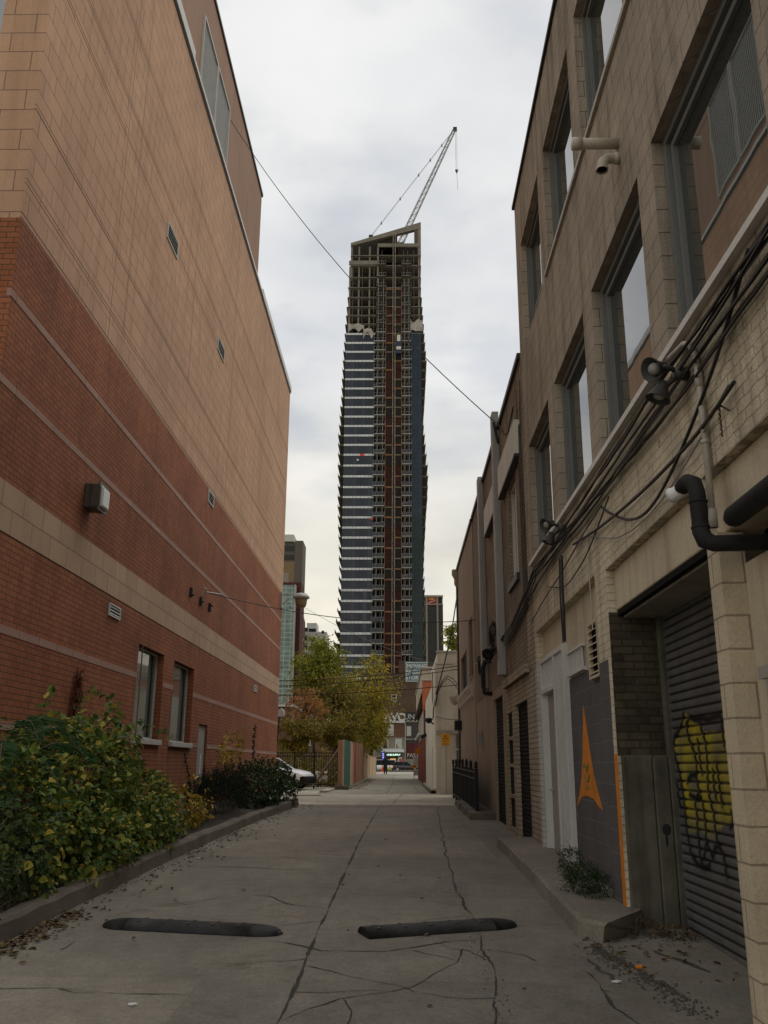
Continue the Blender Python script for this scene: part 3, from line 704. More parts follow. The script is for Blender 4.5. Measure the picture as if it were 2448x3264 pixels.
# ------------------------------------------------------------------ right: concrete block building on painted brick
RX = 2.0
RB = thing('block_building', 'grey brown concrete block building with big windows over a painted brick ground floor', 'building', (2.0, 8.5, .3))
bays = [(4.10,6.03),(6.46,8.33),(8.78,10.66),(11.17,13.02)]
ops = [(a,b,4.52,6.36) for a, b in bays] + [(a,b,8.06,9.92) for a, b in bays]
mb = MB(); wall_x(mb, RX, 2.0, 13.55, 4.38, 11.0, ops, .20, 1)
mb.quad((2,13.55,4.3),(14,13.55,4.3),(14,13.55,11),(2,13.55,11)); mb.quad((2,2,4.3),(14,2,4.3),(14,2,11),(2,2,11))
mb.build('block_wall', M['block'], RB)
MB().box(2.1,14,2.05,13.5,10.75,10.85).build('roof', M['dirt'], RB)
MB().box(1.96,2.35,1.95,13.6,11.0,11.06).build('parapet_cap', M['dkmetal'], RB)
def big_window(a, b, c, d, rail):
    x = RX+.09; mb = MB()
    for ya, yb, za, zb in ((a,a+.07,c,d),(b-.07,b,c,d),(a+.07,b-.07,c,c+.07),(a+.07,b-.07,d-.07,d)): mb.box(x,x+.08,ya,yb,za,zb)
    f = mb.build('window', M['win_frame'], RB)
    mb = MB(); i = .085
    for ya, yb, za, zb in ((a+i,a+i+.055,c+i,d-i),(b-i-.055,b-i,c+i,d-i),(a+i+.055,b-i-.055,c+i,c+i+.055),(a+i+.055,b-i-.055,d-i-.055,d-i)): mb.box(x+.035,x+.075,ya,yb,za,zb)
    if rail: mb.box(x+.03,x+.074,a+i+.055,b-i-.055,c+.42,c+.47)
    mb.build('sash', M['win_frame'], f)
    mb = MB(); mb.quad((x+.07,a+.05,c+.05),(x+.07,b-.05,c+.05),(x+.07,b-.05,d-.05),(x+.07,a+.05,d-.05)); mb.build('pane', M['pane'], f)
for a, b in bays:
    big_window(a, b, 4.52, 6.36, False); big_window(a, b, 8.06, 9.92, True)
mb = MB(); mb.box(1.945,2.2,3.0,13.16,4.465,4.52); mb.build('sill', M['coping'], RB)
mb = MB(); mb.box(1.965,2.2,3.0,10.8,8.0,8.06); mb.build('sill', M['conduit'], RB)
# ground floor
R_ = .1
mb = MB(); wall_x(mb, RX, 5.65, 13.22, -.3, 4.38, [(5.651,8.5,-.3,3.40),(9.0,13.15,-.3,3.46)], R_, 1)
wall_x(mb, RX, 2.0, 5.65, 3.40, 4.38)
mb.quad((2,5.45,3.4),(2.4,5.45,3.4),(2.4,2,3.4),(2,2,3.4))
mb.build('brick_wall', M['pbrick'], RB)
mb = MB(); wall_x(mb, RX, 13.22, 13.55, -.3, 4.38); mb.build('pale_brick_strip', M['palebrick'], RB)
# garage lintel beam, jamb, roller door
mb = MB(); mb.box(2.075,2.6,3.0,8.499,3.0,3.399); mb.build('lintel', M['pbeige'], RB, bevel=.012)
mb = MB(); mb.box(2.085,2.14,5.67,8.48,2.95,2.999); mb.build('lintel_joint', M['void'], RB)
mb = MB(); mb.box(2.145,2.6,5.67,8.48,2.93,2.998); mb.build('soffit', M['stained_conc2'], RB)
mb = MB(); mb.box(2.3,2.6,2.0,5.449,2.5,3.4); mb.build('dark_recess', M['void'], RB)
mb = MB(); mb.box(2.003,2.52,8.485,8.499,1.66,2.985); mb.build('brick_jamb', M['darkbrick'], RB)
mb = MB(); mb.box(2.03,2.30,8.44,8.52,-.2,1.66); mb.box(2.303,2.44,8.42,8.52,-.2,1.64); mb.box(2.443,2.52,8.40,8.52,-.2,2.97); mb.build('jamb_buttress', M['stained_conc'], RB, bevel=.012)
mb = MB(); mb.ball((2.375,8.418,1.02),.040,8,1,.05,1.25); mb.ball((2.37,8.418,.93),.02,6,.6,.08,3); mb.build('spray_blot', M['graffiti_k'], RB)
mb = MB(); mb.box(1.996,2.0025,8.505,8.62,.18,1.67); mb.build('orange_stripe', M['orange'], RB)
mb = MB(); mb.box(1.994,2.06,8.38,8.50,.0,.32); mb.build('broken_base', M['stained_conc'], RB, bevel=.02)
YEL = [(8.01,2.02),(8.24,1.88),(8.39,1.73),(8.31,1.61),(8.23,1.5),(8.23,1.39),(8.23,1.26),(8.23,1.13),(8.2,.97),(7.9,1.06),(7.67,.99),(7.52,.98),(7.4,1.09),(7.05,1.15),(7.0,1.24),(6.9,1.42),(6.85,1.53),(6.85,1.7),(6.95,1.82),(7.55,1.84),(7.67,1.9),(7.85,1.95)]
STR = [[(8.01,2.01),(8.11,1.91),(8.33,1.81),(8.41,1.73),(8.35,1.63),(8.28,1.54),(8.25,1.45),(8.21,1.31),(8.2,1.18),(8.2,1.04),(8.16,.93),(8.13,.84),(7.99,.78),(7.86,.76)],[(7.85,1.97),(7.97,1.91),(7.93,1.8),(7.82,1.69),(7.78,1.61),(7.79,1.5),(7.99,1.48),(8.07,1.43)],[(7.82,1.47),(7.77,1.36),(7.91,1.28)],[(7.85,1.97),(7.69,1.94),(7.58,1.95),(7.4,1.93),(7.1,1.95)],[(7.6,1.94),(7.58,1.85),(7.51,1.77),(7.5,1.65),(7.52,1.51),(7.55,1.37),(7.5,1.27),(7.46,1.19),(7.46,1.08),(7.43,.98),(7.34,.92),(7.31,.85),(7.3,.76)],[(7.7,1.77),(7.68,1.67),(7.68,1.57),(7.66,1.51)],[(7.09,1.92),(7.09,1.83),(7.08,1.72)],[(7.29,1.58),(7.28,1.51),(7.27,1.41),(7.25,1.28)],[(7.39,1.53),(7.4,1.41),(7.37,1.32)],[(7.91,1.26),(7.88,1.16),(7.91,1.05),(7.89,.95),(7.9,.83)],[(7.71,1.27),(7.69,1.18),(7.69,1.08),(7.71,.96),(7.8,.84)],[(8.38,1.43),(8.36,1.3),(8.32,1.21)],[(8.03,1.33),(7.84,1.3),(7.73,1.32)],[(7.06,1.23),(7.04,1.15),(7.13,1.12)],[(7.68,.96),(7.58,.86),(7.5,.95),(7.38,.96)],
 [(7.9,.83),(7.8,.76),(7.66,.8)],[(6.98,1.92),(6.9,1.7),(6.95,1.5),(6.85,1.3)]]
def inpoly(p, poly):
    r = False; j = len(poly)-1
    for i in range(len(poly)):
        if (poly[i][1] > p[1]) != (poly[j][1] > p[1]) and p[0] < (poly[j][0]-poly[i][0])*(p[1]-poly[i][1])/(poly[j][1]-poly[i][1])+poly[i][0]: r = not r
        j = i
    return r
def segd(p, a, b):
    dx, dy = b[0]-a[0], b[1]-a[1]; L = dx*dx+dy*dy
    t = max(0, min(1, ((p[0]-a[0])*dx+(p[1]-a[1])*dy)/L)) if L else 0
    return math.hypot(p[0]-a[0]-t*dx, p[1]-a[1]-t*dy)
mb = MB(); cols = []
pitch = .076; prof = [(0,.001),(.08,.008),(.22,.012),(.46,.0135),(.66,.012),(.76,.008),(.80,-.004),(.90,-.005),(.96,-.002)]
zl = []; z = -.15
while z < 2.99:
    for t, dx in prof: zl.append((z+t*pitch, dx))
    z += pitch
NY = 210
segs = [(a, b) for s in STR for a, b in zip(s, s[1:])]
for z, dx in zl:
    for i in range(NY+1):
        y = 5.55+(8.46-5.55)*i/NY
        mb.v.append((2.50-dx, y, z))
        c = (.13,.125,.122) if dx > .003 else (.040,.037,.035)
        if .55 < z < 2.15 and y > 6.7:
            q = (y+.02*noise.noise(Vector((y*6,z*6,0))), z+.03*noise.noise(Vector((y*6,z*6,5))))
            if inpoly(q, YEL):
                k = .62+.75*noise.noise(Vector((y*4.5,z*4.5,9)))
                fade = max(.15, min(1, (z-.95)/.25))
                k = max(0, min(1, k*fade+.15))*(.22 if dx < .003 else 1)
                c = tuple(c[j]*(1-k)+(.44,.36,.03)[j]*k for j in range(3))
            d = min(segd((y,z), a, b) for a, b in segs)
            wd = .020
            if wd+.02 <= d < .10: k = .30*(1-d/.10); c = tuple(c[j]*(1-k)+.01*k for j in range(3))
            if d < wd+.02:
                k = 1 if d < wd-.006 else max(0, 1-(d-wd+.006)/.026)
                c = tuple(c[j]*(1-k)+(.008,.008,.010)[j]*k for j in range(3))
        cols.append(c)
for j in range(len(zl)-1):
    for i in range(NY): mb.f.append((j*(NY+1)+i, j*(NY+1)+i+1, (j+1)*(NY+1)+i+1, (j+1)*(NY+1)+i))
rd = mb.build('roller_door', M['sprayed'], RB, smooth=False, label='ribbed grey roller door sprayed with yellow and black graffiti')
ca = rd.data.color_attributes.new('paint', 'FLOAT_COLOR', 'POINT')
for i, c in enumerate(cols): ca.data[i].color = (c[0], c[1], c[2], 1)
MB().box(2.1,2.55,5.65,8.5,-.3,-.02+gz(7)-.10).build('threshold', M['pave2'], RB)
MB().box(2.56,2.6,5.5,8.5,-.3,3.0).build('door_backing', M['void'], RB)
# near pier and infill panels
mb = MB(); mb.box(2.0,2.16,5.45,5.66,-.3,2.984); mb.build('pier', M['pierblock'], RB)
mb = MB(); mb.box(2.152,2.3,2.0,5.449,-.3,2.78); mb.build('infill_panel', M['pbeige'], RB)
mb = MB(); mb.box(2.10,2.152,4.2,5.2,-.3,2.05); mb.box(2.09,2.152,4.1,5.28,2.05,2.12); mb.build('side_door', M['door_grey'], RB)
# recessed painted panel with security door, grille and vent
mb = MB(); xr = 2.1
mb.quad((xr,9.0,2.60),(xr,13.15,2.60),(xr,13.15,3.46),(xr,9.0,3.46)); mb.build('beige_infill', M['pbeige'], RB)
mb = MB(); mb.quad((xr,9.0,-.2),(xr,11.2,-.2),(xr,11.2,2.60),(xr,9.0,2.60)); mb.build('grey_infill', M['pgrey'], RB)
mb = MB(); mb.box(1.994,2.0015,8.622,9.0,.1,2.55); mb.build('grey_pilaster', M['pgrey'], RB)
mb = MB(); mb.box(1.994,2.1,13.145,13.152,.3,3.0); mb.box(1.995,2.0015,13.153,13.30,.42,2.95); mb.build('white_pilaster', M['pwhite_brick'], RB)
sd_ = MB(); sd_.box(2.12,2.16,12.0,13.0,.2,2.55); sdo = sd_.build('steel_door', M['door_grey'], RB)
MB().tube([(2.12,12.86,1.25),(2.07,12.86,1.25),(2.07,12.80,1.25)],.015).build('handle', M['galv'], sdo)
mb = MB()
for a, b in ((13.05,13.145),(11.2,11.3),(11.93,12.0)): mb.box(2.03,2.16,a,b,.2,3.05)
mb.box(2.03,2.16,11.3,11.93,2.98,3.05); mb.box(2.03,2.16,12.0,13.05,2.98,3.05); mb.box(2.03,2.16,12.0,13.05,2.55,2.62)
sfr = mb.build('door_frame', M['white_frame'], RB, bevel=.008)
mb = MB()
for i in range(5): mb.box(2.05,2.08,11.36+.125*i,11.39+.125*i,.25,2.98)
for i in range(6): mb.box(2.05,2.08,12.12+.15*i,12.15+.15*i,2.62,2.98)
mb.build('security_bar', M['white_frame'], sfr)
mb = MB(); mb.quad((2.14,11.3,.2),(2.14,11.93,.2),(2.14,11.93,2.98),(2.14,11.3,2.98)); mb.build('side_panel', M['concrete_sill'], sfr)
mb = MB(); mb.quad((2.14,12,2.62),(2.14,13.05,2.62),(2.14,13.05,2.98),(2.14,12,2.98)); mb.build('transom_pane', M['pane2'], sfr)
mb = MB()
for i in range(6): mb.box(2.06,2.085,10.2+.16*i,10.22+.16*i,2.66,2.88)
mb.box(2.05,2.1,10.12,11.08,2.61,2.655); mb.box(2.05,2.1,10.12,11.08,2.88,2.91)
gr = mb.build('barred_grille', M['white_frame'], RB)
mb = MB(); mb.quad((2.098,10.14,2.65),(2.098,11.06,2.65),(2.098,11.06,2.89),(2.098,10.14,2.89)); mb.build('grille_back', M['door_grey'], gr)
mb = MB(); mb.box(2.05,2.1,9.28,9.31,2.46,3.06); mb.box(2.05,2.1,9.74,9.77,2.46,3.06); mb.box(2.05,2.1,9.31,9.74,2.46,2.49); mb.box(2.05,2.1,9.31,9.74,3.03,3.06)
for i in range(7):
    z = 2.51+.075*i; mb.hexa([(2.095,9.31,z+.03),(2.095,9.74,z+.03),(2.095,9.74,z+.036),(2.095,9.31,z+.036),(2.052,9.31,z),(2.052,9.74,z),(2.054,9.74,z+.012),(2.054,9.31,z+.012)])
vb = mb.build('vent_louvre', M['pbeige'], RB)
mb = MB(); mb.quad((2.0985,9.31,2.49),(2.0985,9.74,2.49),(2.0985,9.74,3.03),(2.0985,9.31,3.03)); mb.build('vent_opening', M['void'], vb)
# orange spray-painted tower with a small green face
k = xr/2
EP = [(9.93,2.20),(10.01,1.95),(10.13,1.62),(10.25,1.40),(10.40,1.26),(10.58,1.13),(10.44,1.17),(10.28,1.235),(10.0,1.26),(9.62,1.235),(9.46,1.18),(9.24,1.14),(9.42,1.30),(9.57,1.46),(9.69,1.68),(9.82,1.98)]
EP = [(y*k, 1.55+(z-1.55)*k) for y, z in EP]
mb = MB(); mb.prism(EP, 'x', xr-.004, xr+.001); mu = mb.build('orange_mural', M['orange'], RB, label='orange sprayed tower shape with a small green face')
mb = MB()
fc = (9.90*k, 1.50)
for pl in ([(.16,.055),(.12,.085),(.07,.05)],[(-.02,.05),(-.08,.085),(-.14,.06)],[(.15,-.03),(.10,-.085),(0,-.105),(-.09,-.08),(-.13,-.03)],[(.03,.05),(0,.0),(-.03,.045)],[(.09,-.16),(.06,-.185)],[(-.05,-.15),(-.1,-.18)]):
    mb.tube([(xr-.004, fc[0]+a, fc[1]+b) for a, b in pl], .011, 5)
mb.build('green_face', M['greenpaint'], mu)

# pipes, lamps and conduit on the block building
pv = MB(); a = Vector((2.02,6.92,7.06))
pv.tube([(2.02,6.92,7.06),(1.58,6.92,7.06)], .05, 14)
pv.tube([(1.66,6.92,7.06),(1.575,6.92,7.06)], .058, 14)
solo('vent_pipe', pv, M['pvc'], 'straight cream plastic pipe sticking out of the block wall', 'pipe', (2.0,6.92,7.06), smooth=True)
mb = MB(); mb.tube([(2.02,6.92,6.90),(1.93,6.92,6.90),(1.88,6.905,6.885),(1.845,6.89,6.85),(1.825,6.88,6.79),(1.82,6.875,6.74)], .047, 14, cap=False)
mb.tube([(1.99,6.92,6.90),(1.95,6.92,6.90)], .056, 14)
mb.tube([(1.823,6.879,6.78),(1.82,6.875,6.738)], .055, 14, cap=False)
ev = solo('elbow_pipe', mb, M['pvc'], 'cream plastic elbow pipe curving down under a straight pipe', 'pipe', (2.0,6.92,6.9), smooth=True)
MB().tube([(1.8215,6.877,6.76),(1.8213,6.8765,6.758)], .046, 14).build('pipe_bore', M['void'], ev)
def twin_flood(y, z, label, s=1.0, rot=0):
    t = thing('twin_floodlight', label, 'floodlight', (2.0, y, z), 'twin floodlights under the windows')
    mb = MB(); mb.tube([(1.99,y,z),(1.90,y,z)], .055*s, 12); mb.tube([(1.92,y,z+.02),(1.84,y-.02,z+.05),(1.80,y+.02,z+.05)], .022*s, 8); mb.tube([(1.92,y,z-.02),(1.84,y+.01,z-.08),(1.80,y+.02,z-.12)], .022*s, 8)
    mb.build('bracket', M['darkbronze'], t, smooth=True)
    for dx, dy, dz, dirv in ((-.22,.02,.05,Vector((-.75,-.35,-.30))),(-.20,.03,-.13,Vector((-.35,.05,-.9)))):
        d = dirv.normalized(); q = d.to_track_quat('Z','Y').to_matrix()
        c = (2.0+dx, y+dy, z+dz)
        mb = MB(); mb.lathe([(.005,-.11*s),(.045*s,-.10*s),(.055*s,-.04*s),(.10*s,.05*s),(.105*s,.06*s),(.098*s,.06*s),(.05*s,-.03*s),(.005,-.035*s)], c, 18, q); h = mb.build('lamp_shade', M['darkbronze'], t, smooth=True)
        mb = MB(); mb.lathe([(.004,-.035*s),(.045*s,-.02*s),(.055*s,.015*s),(.04*s,.045*s),(.004,.055*s)], c, 14, q); mb.build('bulb', M['door_grey'], h, smooth=True)
twin_flood(5.68, 4.18, 'larger twin floodlight on the white sill above the roller door', .85)
twin_flood(10.35, 4.32, 'smaller twin floodlight below the farthest window of the block building', .85)
mb = MB(); mb.tube([(1.965,5.40,3.0),(1.965,5.40,4.02),(1.965,5.42,4.18),(1.965,5.50,4.31),(1.965,5.62,4.38),(1.965,5.95,4.43)], .021, 10)
mb.tube([(1.965,5.40,3.0),(1.965,5.40,3.12)], .028, 10); mb.tube([(1.965,5.40,3.96),(1.965,5.40,4.06)], .027, 10); mb.tube([(1.965,5.40,3.56),(1.965,5.40,3.585)], .027, 10)
solo('conduit', mb, M['conduit'], 'painted conduit rising past the cables and bending under the sill', 'conduit', (1.965,5.4,3.0), smooth=True)
BP = thing('drain_pipe', 'black wrapped pipe with a white open mouth beside the roller door', 'pipe', (1.85,5.15,2.75))
mb = MB(); mb.tube([(1.765,5.34,3.235),(1.77,5.31,3.25),(1.78,5.26,3.255),(1.795,5.19,3.22),(1.80,5.165,3.15),(1.80,5.16,3.05),(1.80,5.165,2.98),(1.80,5.16,2.91),(1.815,5.15,2.855),(1.86,5.13,2.83),(1.93,5.12,2.83),(2.32,5.08,2.835)], [.046,.049,.051,.051,.049,.053,.049,.053,.055,.050,.050,.050], 14)
for z in (2.93,3.09): mb.tube([(1.80,5.163,z),(1.80,5.163,z+.014)], .056, 14)
mb.build('insulation', M['insul'], BP, smooth=True)
mb = MB(); mb.lathe([(.042,-.04),(.046,.04),(.052,.06),(.047,.06),(.040,.03),(.002,.0)], (1.755,5.37,3.225), 16, Vector((-.45,.8,-.12)).normalized().to_track_quat('Z','Y').to_matrix()); mb.build('pipe_mouth', M['whitepvc'], BP, smooth=True)
mb = MB(); mb.tube([(1.95,5.06,2.965),(1.95,5.01,2.965),(1.95,3.0,2.98)], [.05,.064,.064], 16)
solo('duct_pipe', mb, M['insul'], 'thick dark horizontal pipe above the black wrapped pipe', 'pipe', (1.95,5.0,2.965), smooth=True)
mb = MB()
for i in range(6):
    q = i*.033; mb.tube([(1.975,5.12+.006*(i%2),3.70-q),(1.965,5.12-.006*(i%2),3.685-q),(1.975,5.12+.006*(i%2),3.67-q)], .006, 5)
for i in range(4):
    mb.tube([(1.975,5.10-.032*i,3.70-.022*i),(1.967,5.085-.032*i,3.69-.022*i),(1.975,5.07-.032*i,3.68-.022*i)], .006, 5)
solo('chain', mb, M['chain'], 'short rusty chain hanging from the painted brick', 'chain', (1.98,5.12,3.7))

# ------------------------------------------------------------------ tan brick building
TB = thing('tan_building', 'two storey tan brick building with shuttered doorways and two tall ducts', 'building', (2.0,18.5,.4))
sA = (14.3,15.85,.1,2.58); sB = (17.75,19.5,.1,2.92); sW = (16.3,17.1,.45,2.5); uW = (14.72,15.82,4.70,6.50)
mb = MB(); wall_x(mb, RX+.003, 13.55, 23.8, 3.1, 8.15, [uW], .14, 1)
mb.quad((2.003,23.8,-.3),(14,23.8,-.3),(14,23.8,8.15),(2.003,23.8,8.15)); mb.build('upper_wall', M['tanbrick'], TB)
mb = MB(); wall_x(mb, RX+.003, 13.55, 17.3, -.3, 3.1, [sA, (16.3,17.1,.45,2.5)], .18, 1); mb.build('painted_brick_wall', M['palebrick'], TB)
mb = MB(); wall_x(mb, RX+.003, 17.3, 23.8, -.3, 3.1, [sB], .18, 1); mb.build('stucco_wall', M['stucco'], TB)
MB().box(2.1,14,13.56,23.7,7.9,8.0).build('roof', M['dirt'], TB)
MB().box(1.95,2.3,13.6,23.82,8.15,8.24).build('parapet_cap', M['dkmetal'], TB)
MB().box(1.99,2.05,13.56,13.9,3.0,8.0).build('brick_pilaster', M['palebrick'], TB)
MB().box(1.93,2.04,13.92,17.0,2.96,3.10).build('string_course', M['palebrick'], TB)
for (a, b, c, d), lb in ((sA,'tall dark ribbed shutter nearer the camera'),(sB,'tall dark ribbed shutter between the two ducts')):
    mb = MB(); z = c+.1
    while z < d:
        mb.prism([(2.07,z),(2.06,z+.02),(2.06,z+.045),(2.07,z+.06)], 'y', a, b); z += .066
    mb.box(2.0705,2.16,a,b,c,d)
    mb.build('door_shutter', M['shutter'], TB, label=lb)
mb = MB(); mb.box(2.035,2.17,16.32,17.08,.5,2.48); wn = mb.build('window', M['void'], TB)
mb = MB()
for z in (.46,1.02,1.55,2.02): mb.box(2.005,2.05,16.3,17.1,z,z+.06)
mb.build('frame', M['pale_frame'] if 'pale_frame' in M else M['stucco'], wn)
mb = MB()
for ya, yb, za, zb in ((14.72,14.80,4.70,6.5),(15.74,15.82,4.70,6.5),(15.2,15.27,4.78,6.42),(14.8,15.74,4.70,4.78),(14.8,15.74,6.42,6.5)): mb.box(2.06,2.12,ya,yb,za,zb)
uw = mb.build('window', M['white_frame'], TB)
mb = MB(); mb.quad((2.11,14.8,4.78),(2.11,15.74,4.78),(2.11,15.74,6.42),(2.11,14.8,6.42)); mb.build('pane', M['pane2'], uw)
mb = MB(); mb.box(1.95,2.12,14.62,15.92,4.58,4.70); mb.build('sill', M['dkmetal'], uw)
for a, b in ((13.95,15.10),(15.11,16.5),(17.3,19.5)):
    mb = MB(); mb.box(1.90,2.0,a,b,6.58,7.18); f = mb.build('fascia_panel', M['fascia'], TB)
    mb = MB(); mb.box(1.89,2.0,a,b,6.53,6.578); mb.build('fascia_trim', M['dkmetal'], f)
for y, zb, zt, lb in ((16.9,3.22,8.55,'tall grey wall duct nearer the camera, rising above the tan roof'),(20.4,3.25,8.30,'tall grey wall duct farther along, beside the brown stucco wall')):
    mb = MB(); mb.box(1.865,2.0,y,y+.34,zb,zt)
    d = thing('wall_duct', lb, 'duct', (1.93,y+.17,zb), 'grey ducts on the tan building')
    mb.build('casing', M['duct'], d, bevel=.008)
    mb = MB()
    for z in (zb+1.5,zb+3.0): mb.box(1.86,2.0,y-.005,y+.345,z,z+.02)
    mb.build('seam', M['duct'], d)
for y, z, lb in ((19.75,3.4,'black swan-neck pipe between the two ducts'),):
    mb = MB(); mb.tube([(2.0,y,z+.4),(1.86,y,z+.38),(1.82,y,z+.25),(1.82,y,z-.15),(1.84,y-.05,z-.3),(2.0,y-.05,z-.32)], .05, 10)
    solo('bent_pipe', mb, M['insul'], lb, 'pipe', (2.0,y,z), smooth=True)
mb = MB(); mb.box(1.90,2.0,22.25,22.42,2.05,2.38); mb.box(1.895,1.9,22.27,22.40,2.07,2.2)
solo('meter_box', mb, M['duct'], 'small grey meter box low on the stucco wall beyond the second duct', 'meter box', (2.0,22.3,2.05), bevel=.01)
mb = MB(); mb.lathe([(.02,-.12),(.07,-.1),(.08,.05),(.12,.14),(.12,.16),(.05,.1),(.01,.1)],(1.78,17.7,3.75),14,Vector((-.4,-.8,-.45)).normalized().to_track_quat('Z','Y').to_matrix()); mb.tube([(2.0,17.75,3.85),(1.82,17.72,3.8)],.03)
solo('security_lamp', mb, M['black'], 'black security lamp on the tan wall just beyond the first duct', 'wall light', (2.0,17.7,3.75), smooth=True)
# ------------------------------------------------------------------ brown stucco building
SB = thing('stucco_building', 'brown stucco two storey building with dark windows and a stone ledge', 'building', (2.0,27,.55))
oo = [(26.5,29.1,3.75,4.95),(24.2,25.6,3.9,5.6)]
mb = MB(); wall_x(mb, RX-.02, 23.8, 30.2, -.2, 8.1, oo, .12, 1)
mb.quad((1.98,30.2,-.2),(14,30.2,-.2),(14,30.2,8.1),(1.98,30.2,8.1)); mb.quad((1.98,23.8,0),(2.01,23.8,0),(2.01,23.8,8.1),(1.98,23.8,8.1)); mb.build('stucco_wall', M['stucco'], SB)
MB().box(2.1,14,23.85,30.1,7.9,8.0).build('roof', M['dirt'], SB)
MB().box(1.93,2.3,23.83,30.3,8.1,8.2).build('parapet_cap', M['dkmetal'], SB)
mb = MB(); mb.prism([(1.98,8.1),(1.78,8.1),(1.78,7.95),(1.86,7.8),(1.86,7.62),(1.93,7.5),(1.98,7.45)],'y',29.95,30.25); mb.build('cornice_bracket', M['stucco'], SB, bevel=.02)
mb = MB(); mb.prism([(1.98,3.70),(1.84,3.70),(1.84,3.62),(1.92,3.48),(1.92,3.40),(1.98,3.36)],'y',24.4,29.9); mb.build('stone_ledge', M['concrete_sill'], SB)
mb = MB(); mb.lathe([(.02,-.16),(.08,-.12),(.16,.02),(.18,.1),(.15,.16),(.02,.17)],(1.80,29.95,3.66),12); mb.build('ledge_finial', M['concrete_sill'], SB, smooth=True)
for a, b, c, d in oo:
    mb = MB(); mb.box(2.04,2.12,a+.05,b-.05,c+.05,d-.05); wn = mb.build('window', M['shutter'], SB)
    mb = MB()
    for ya, yb, za, zb in ((a,a+.09,c,d),(b-.09,b,c,d),(a+.09,b-.09,c,c+.06),(a+.09,b-.09,d-.06,d)): mb.box(1.96,2.05,ya,yb,za,zb)
    mb.build('frame', M['stucco'], wn)
mb = MB(); mb.tube([(1.95,30.1,8.0),(1.95,30.1,.7)],.04,8); solo('downpipe', mb, M['bronze'], 'thin brown downpipe on the far edge of the stucco building', 'downpipe', (1.95,30.1,.6))
mb = MB(); mb.box(1.76,1.98,29.3,29.7,2.68,2.98); mb.box(1.75,1.765,29.32,29.68,2.70,2.96); solo('junction_box', mb, M['black'], 'black box fixed to the far end of the stucco wall above the railing', 'box', (1.98,29.5,2.68), bevel=.01)
# black iron railing around the basement stair
RL = thing('iron_railing', 'black iron railing on the kerb below the stucco wall', 'railing', (1.66,24.6,.6))
mb = MB()
for z in (.12,.78,.92): mb.hexa([(1.64,20.3,gz(20.3)+z),(1.68,20.3,gz(20.3)+z),(1.68,29.0,gz(29)+z),(1.64,29.0,gz(29)+z),(1.64,20.3,gz(20.3)+z+.035),(1.68,20.3,gz(20.3)+z+.035),(1.68,29,gz(29)+z+.035),(1.64,29,gz(29)+z+.035)])
mb.build('rail', M['black'], RL)
mb = MB()
n = 78
for i in range(n):
    y = 20.4+(28.9-20.4)*i/(n-1); mb.box(1.65,1.67,y-.009,y+.009,gz(y)+.10,gz(y)+.98)
o = mb.build('picket', M['black'], RL); o['kind'] = 'stuff'
for i in range(7):
    y = 20.3+8.65*i/6
    mb = MB(); mb.box(1.63,1.69,y-.03,y+.03,gz(y),gz(y)+1.02); mb.lathe([(.02,0),(.05,.03),(.03,.06),(.045,.1),(.005,.16)],(1.66,y,gz(y)+1.02),8); mb.build('post', M['black'], RL)
mb = MB(); mb.box(1.70,1.715,20.35,28.95,.62,1.50); mb.build('backing_panel', M['black'], RL)
for i in range(3):
    mb = MB(); mb.box(1.66,2.0,28.97,29.0,.55+.1+.3*i,.62+.1+.3*i); mb.build('end_rail', M['black'], RL)
# ------------------------------------------------------------------ cream and orange buildings on the right beyond the cross lane
WB = thing('cream_building', 'low cream painted building at the corner beyond the cross lane', 'building', (3,36,.6))
mb = MB()
mb.quad((1.27,33,.4),(1.98,33,.4),(1.98,33,2.68),(1.27,33,2.68)); mb.quad((2.5,33,.4),(9,33,.4),(9,33,2.68),(2.5,33,2.68)); mb.quad((1.98,33,.4),(2.5,33,.4),(2.5,33,1.2),(1.98,33,1.2))
# upper front with a shallow recessed panel
mb.quad((1.27,33,2.68),(9,33,2.68),(9,33,3.70),(1.27,33,3.70)); mb.quad((1.95,33,3.70),(9,33,3.70),(9,33,5.20),(1.95,33,5.20))
mb.quad((1.27,33,3.70),(1.32,33,3.70),(1.32,33,5.20),(1.27,33,5.20)); mb.quad((1.27,33,5.20),(9,33,5.20),(9,33,5.25),(1.27,33,5.25)); mb.quad((1.37,33,5.25),(9,33,5.25),(9,33,5.62),(1.37,33,5.62))
mb.quad((1.32,33.04,3.70),(1.95,33.04,3.70),(1.95,33.04,5.20),(1.32,33.04,5.20))
mb.quad((1.32,33,3.70),(1.95,33,3.70),(1.95,33.04,3.70),(1.32,33.04,3.70)); mb.quad((1.95,33,3.7),(1.95,33.04,3.7),(1.95,33.04,5.2),(1.95,33,5.2)); mb.quad((1.32,33,5.2),(1.95,33,5.2),(1.95,33.04,5.2),(1.32,33.04,5.2))
mb.quad((1.98,33,1.2),(1.98,33.12,1.2),(1.98,33.12,2.68),(1.98,33,2.68)); mb.quad((1.98,33,2.68),(2.5,33,2.68),(2.5,33.12,2.68),(1.98,33.12,2.68))
wall_x(mb, 1.27, 33, 36.6, .4, 5.25, [(35.0,36.4,3.95,5.15),(35.9,36.5,.75,2.3)], .12, 1); wall_x(mb, 1.27, 36.6, 46, .4, 4.68)
mb.quad((1.27,36.6,4.68),(9,36.6,4.68),(9,36.6,5.25),(1.27,36.6,5.25)); mb.quad((1.37,33,5.25),(1.37,40,5.25),(1.37,40,5.62),(1.37,33,5.62))
mb.quad((1.27,33,5.25),(1.37,33,5.25),(1.37,36.6,5.25),(1.27,36.6,5.25))
mb.build('painted_wall', M['white_wall'], WB)
mb = MB(); mb.box(1.3,9,33.1,45.9,4.5,4.6); mb.build('roof', M['dirt'], WB)
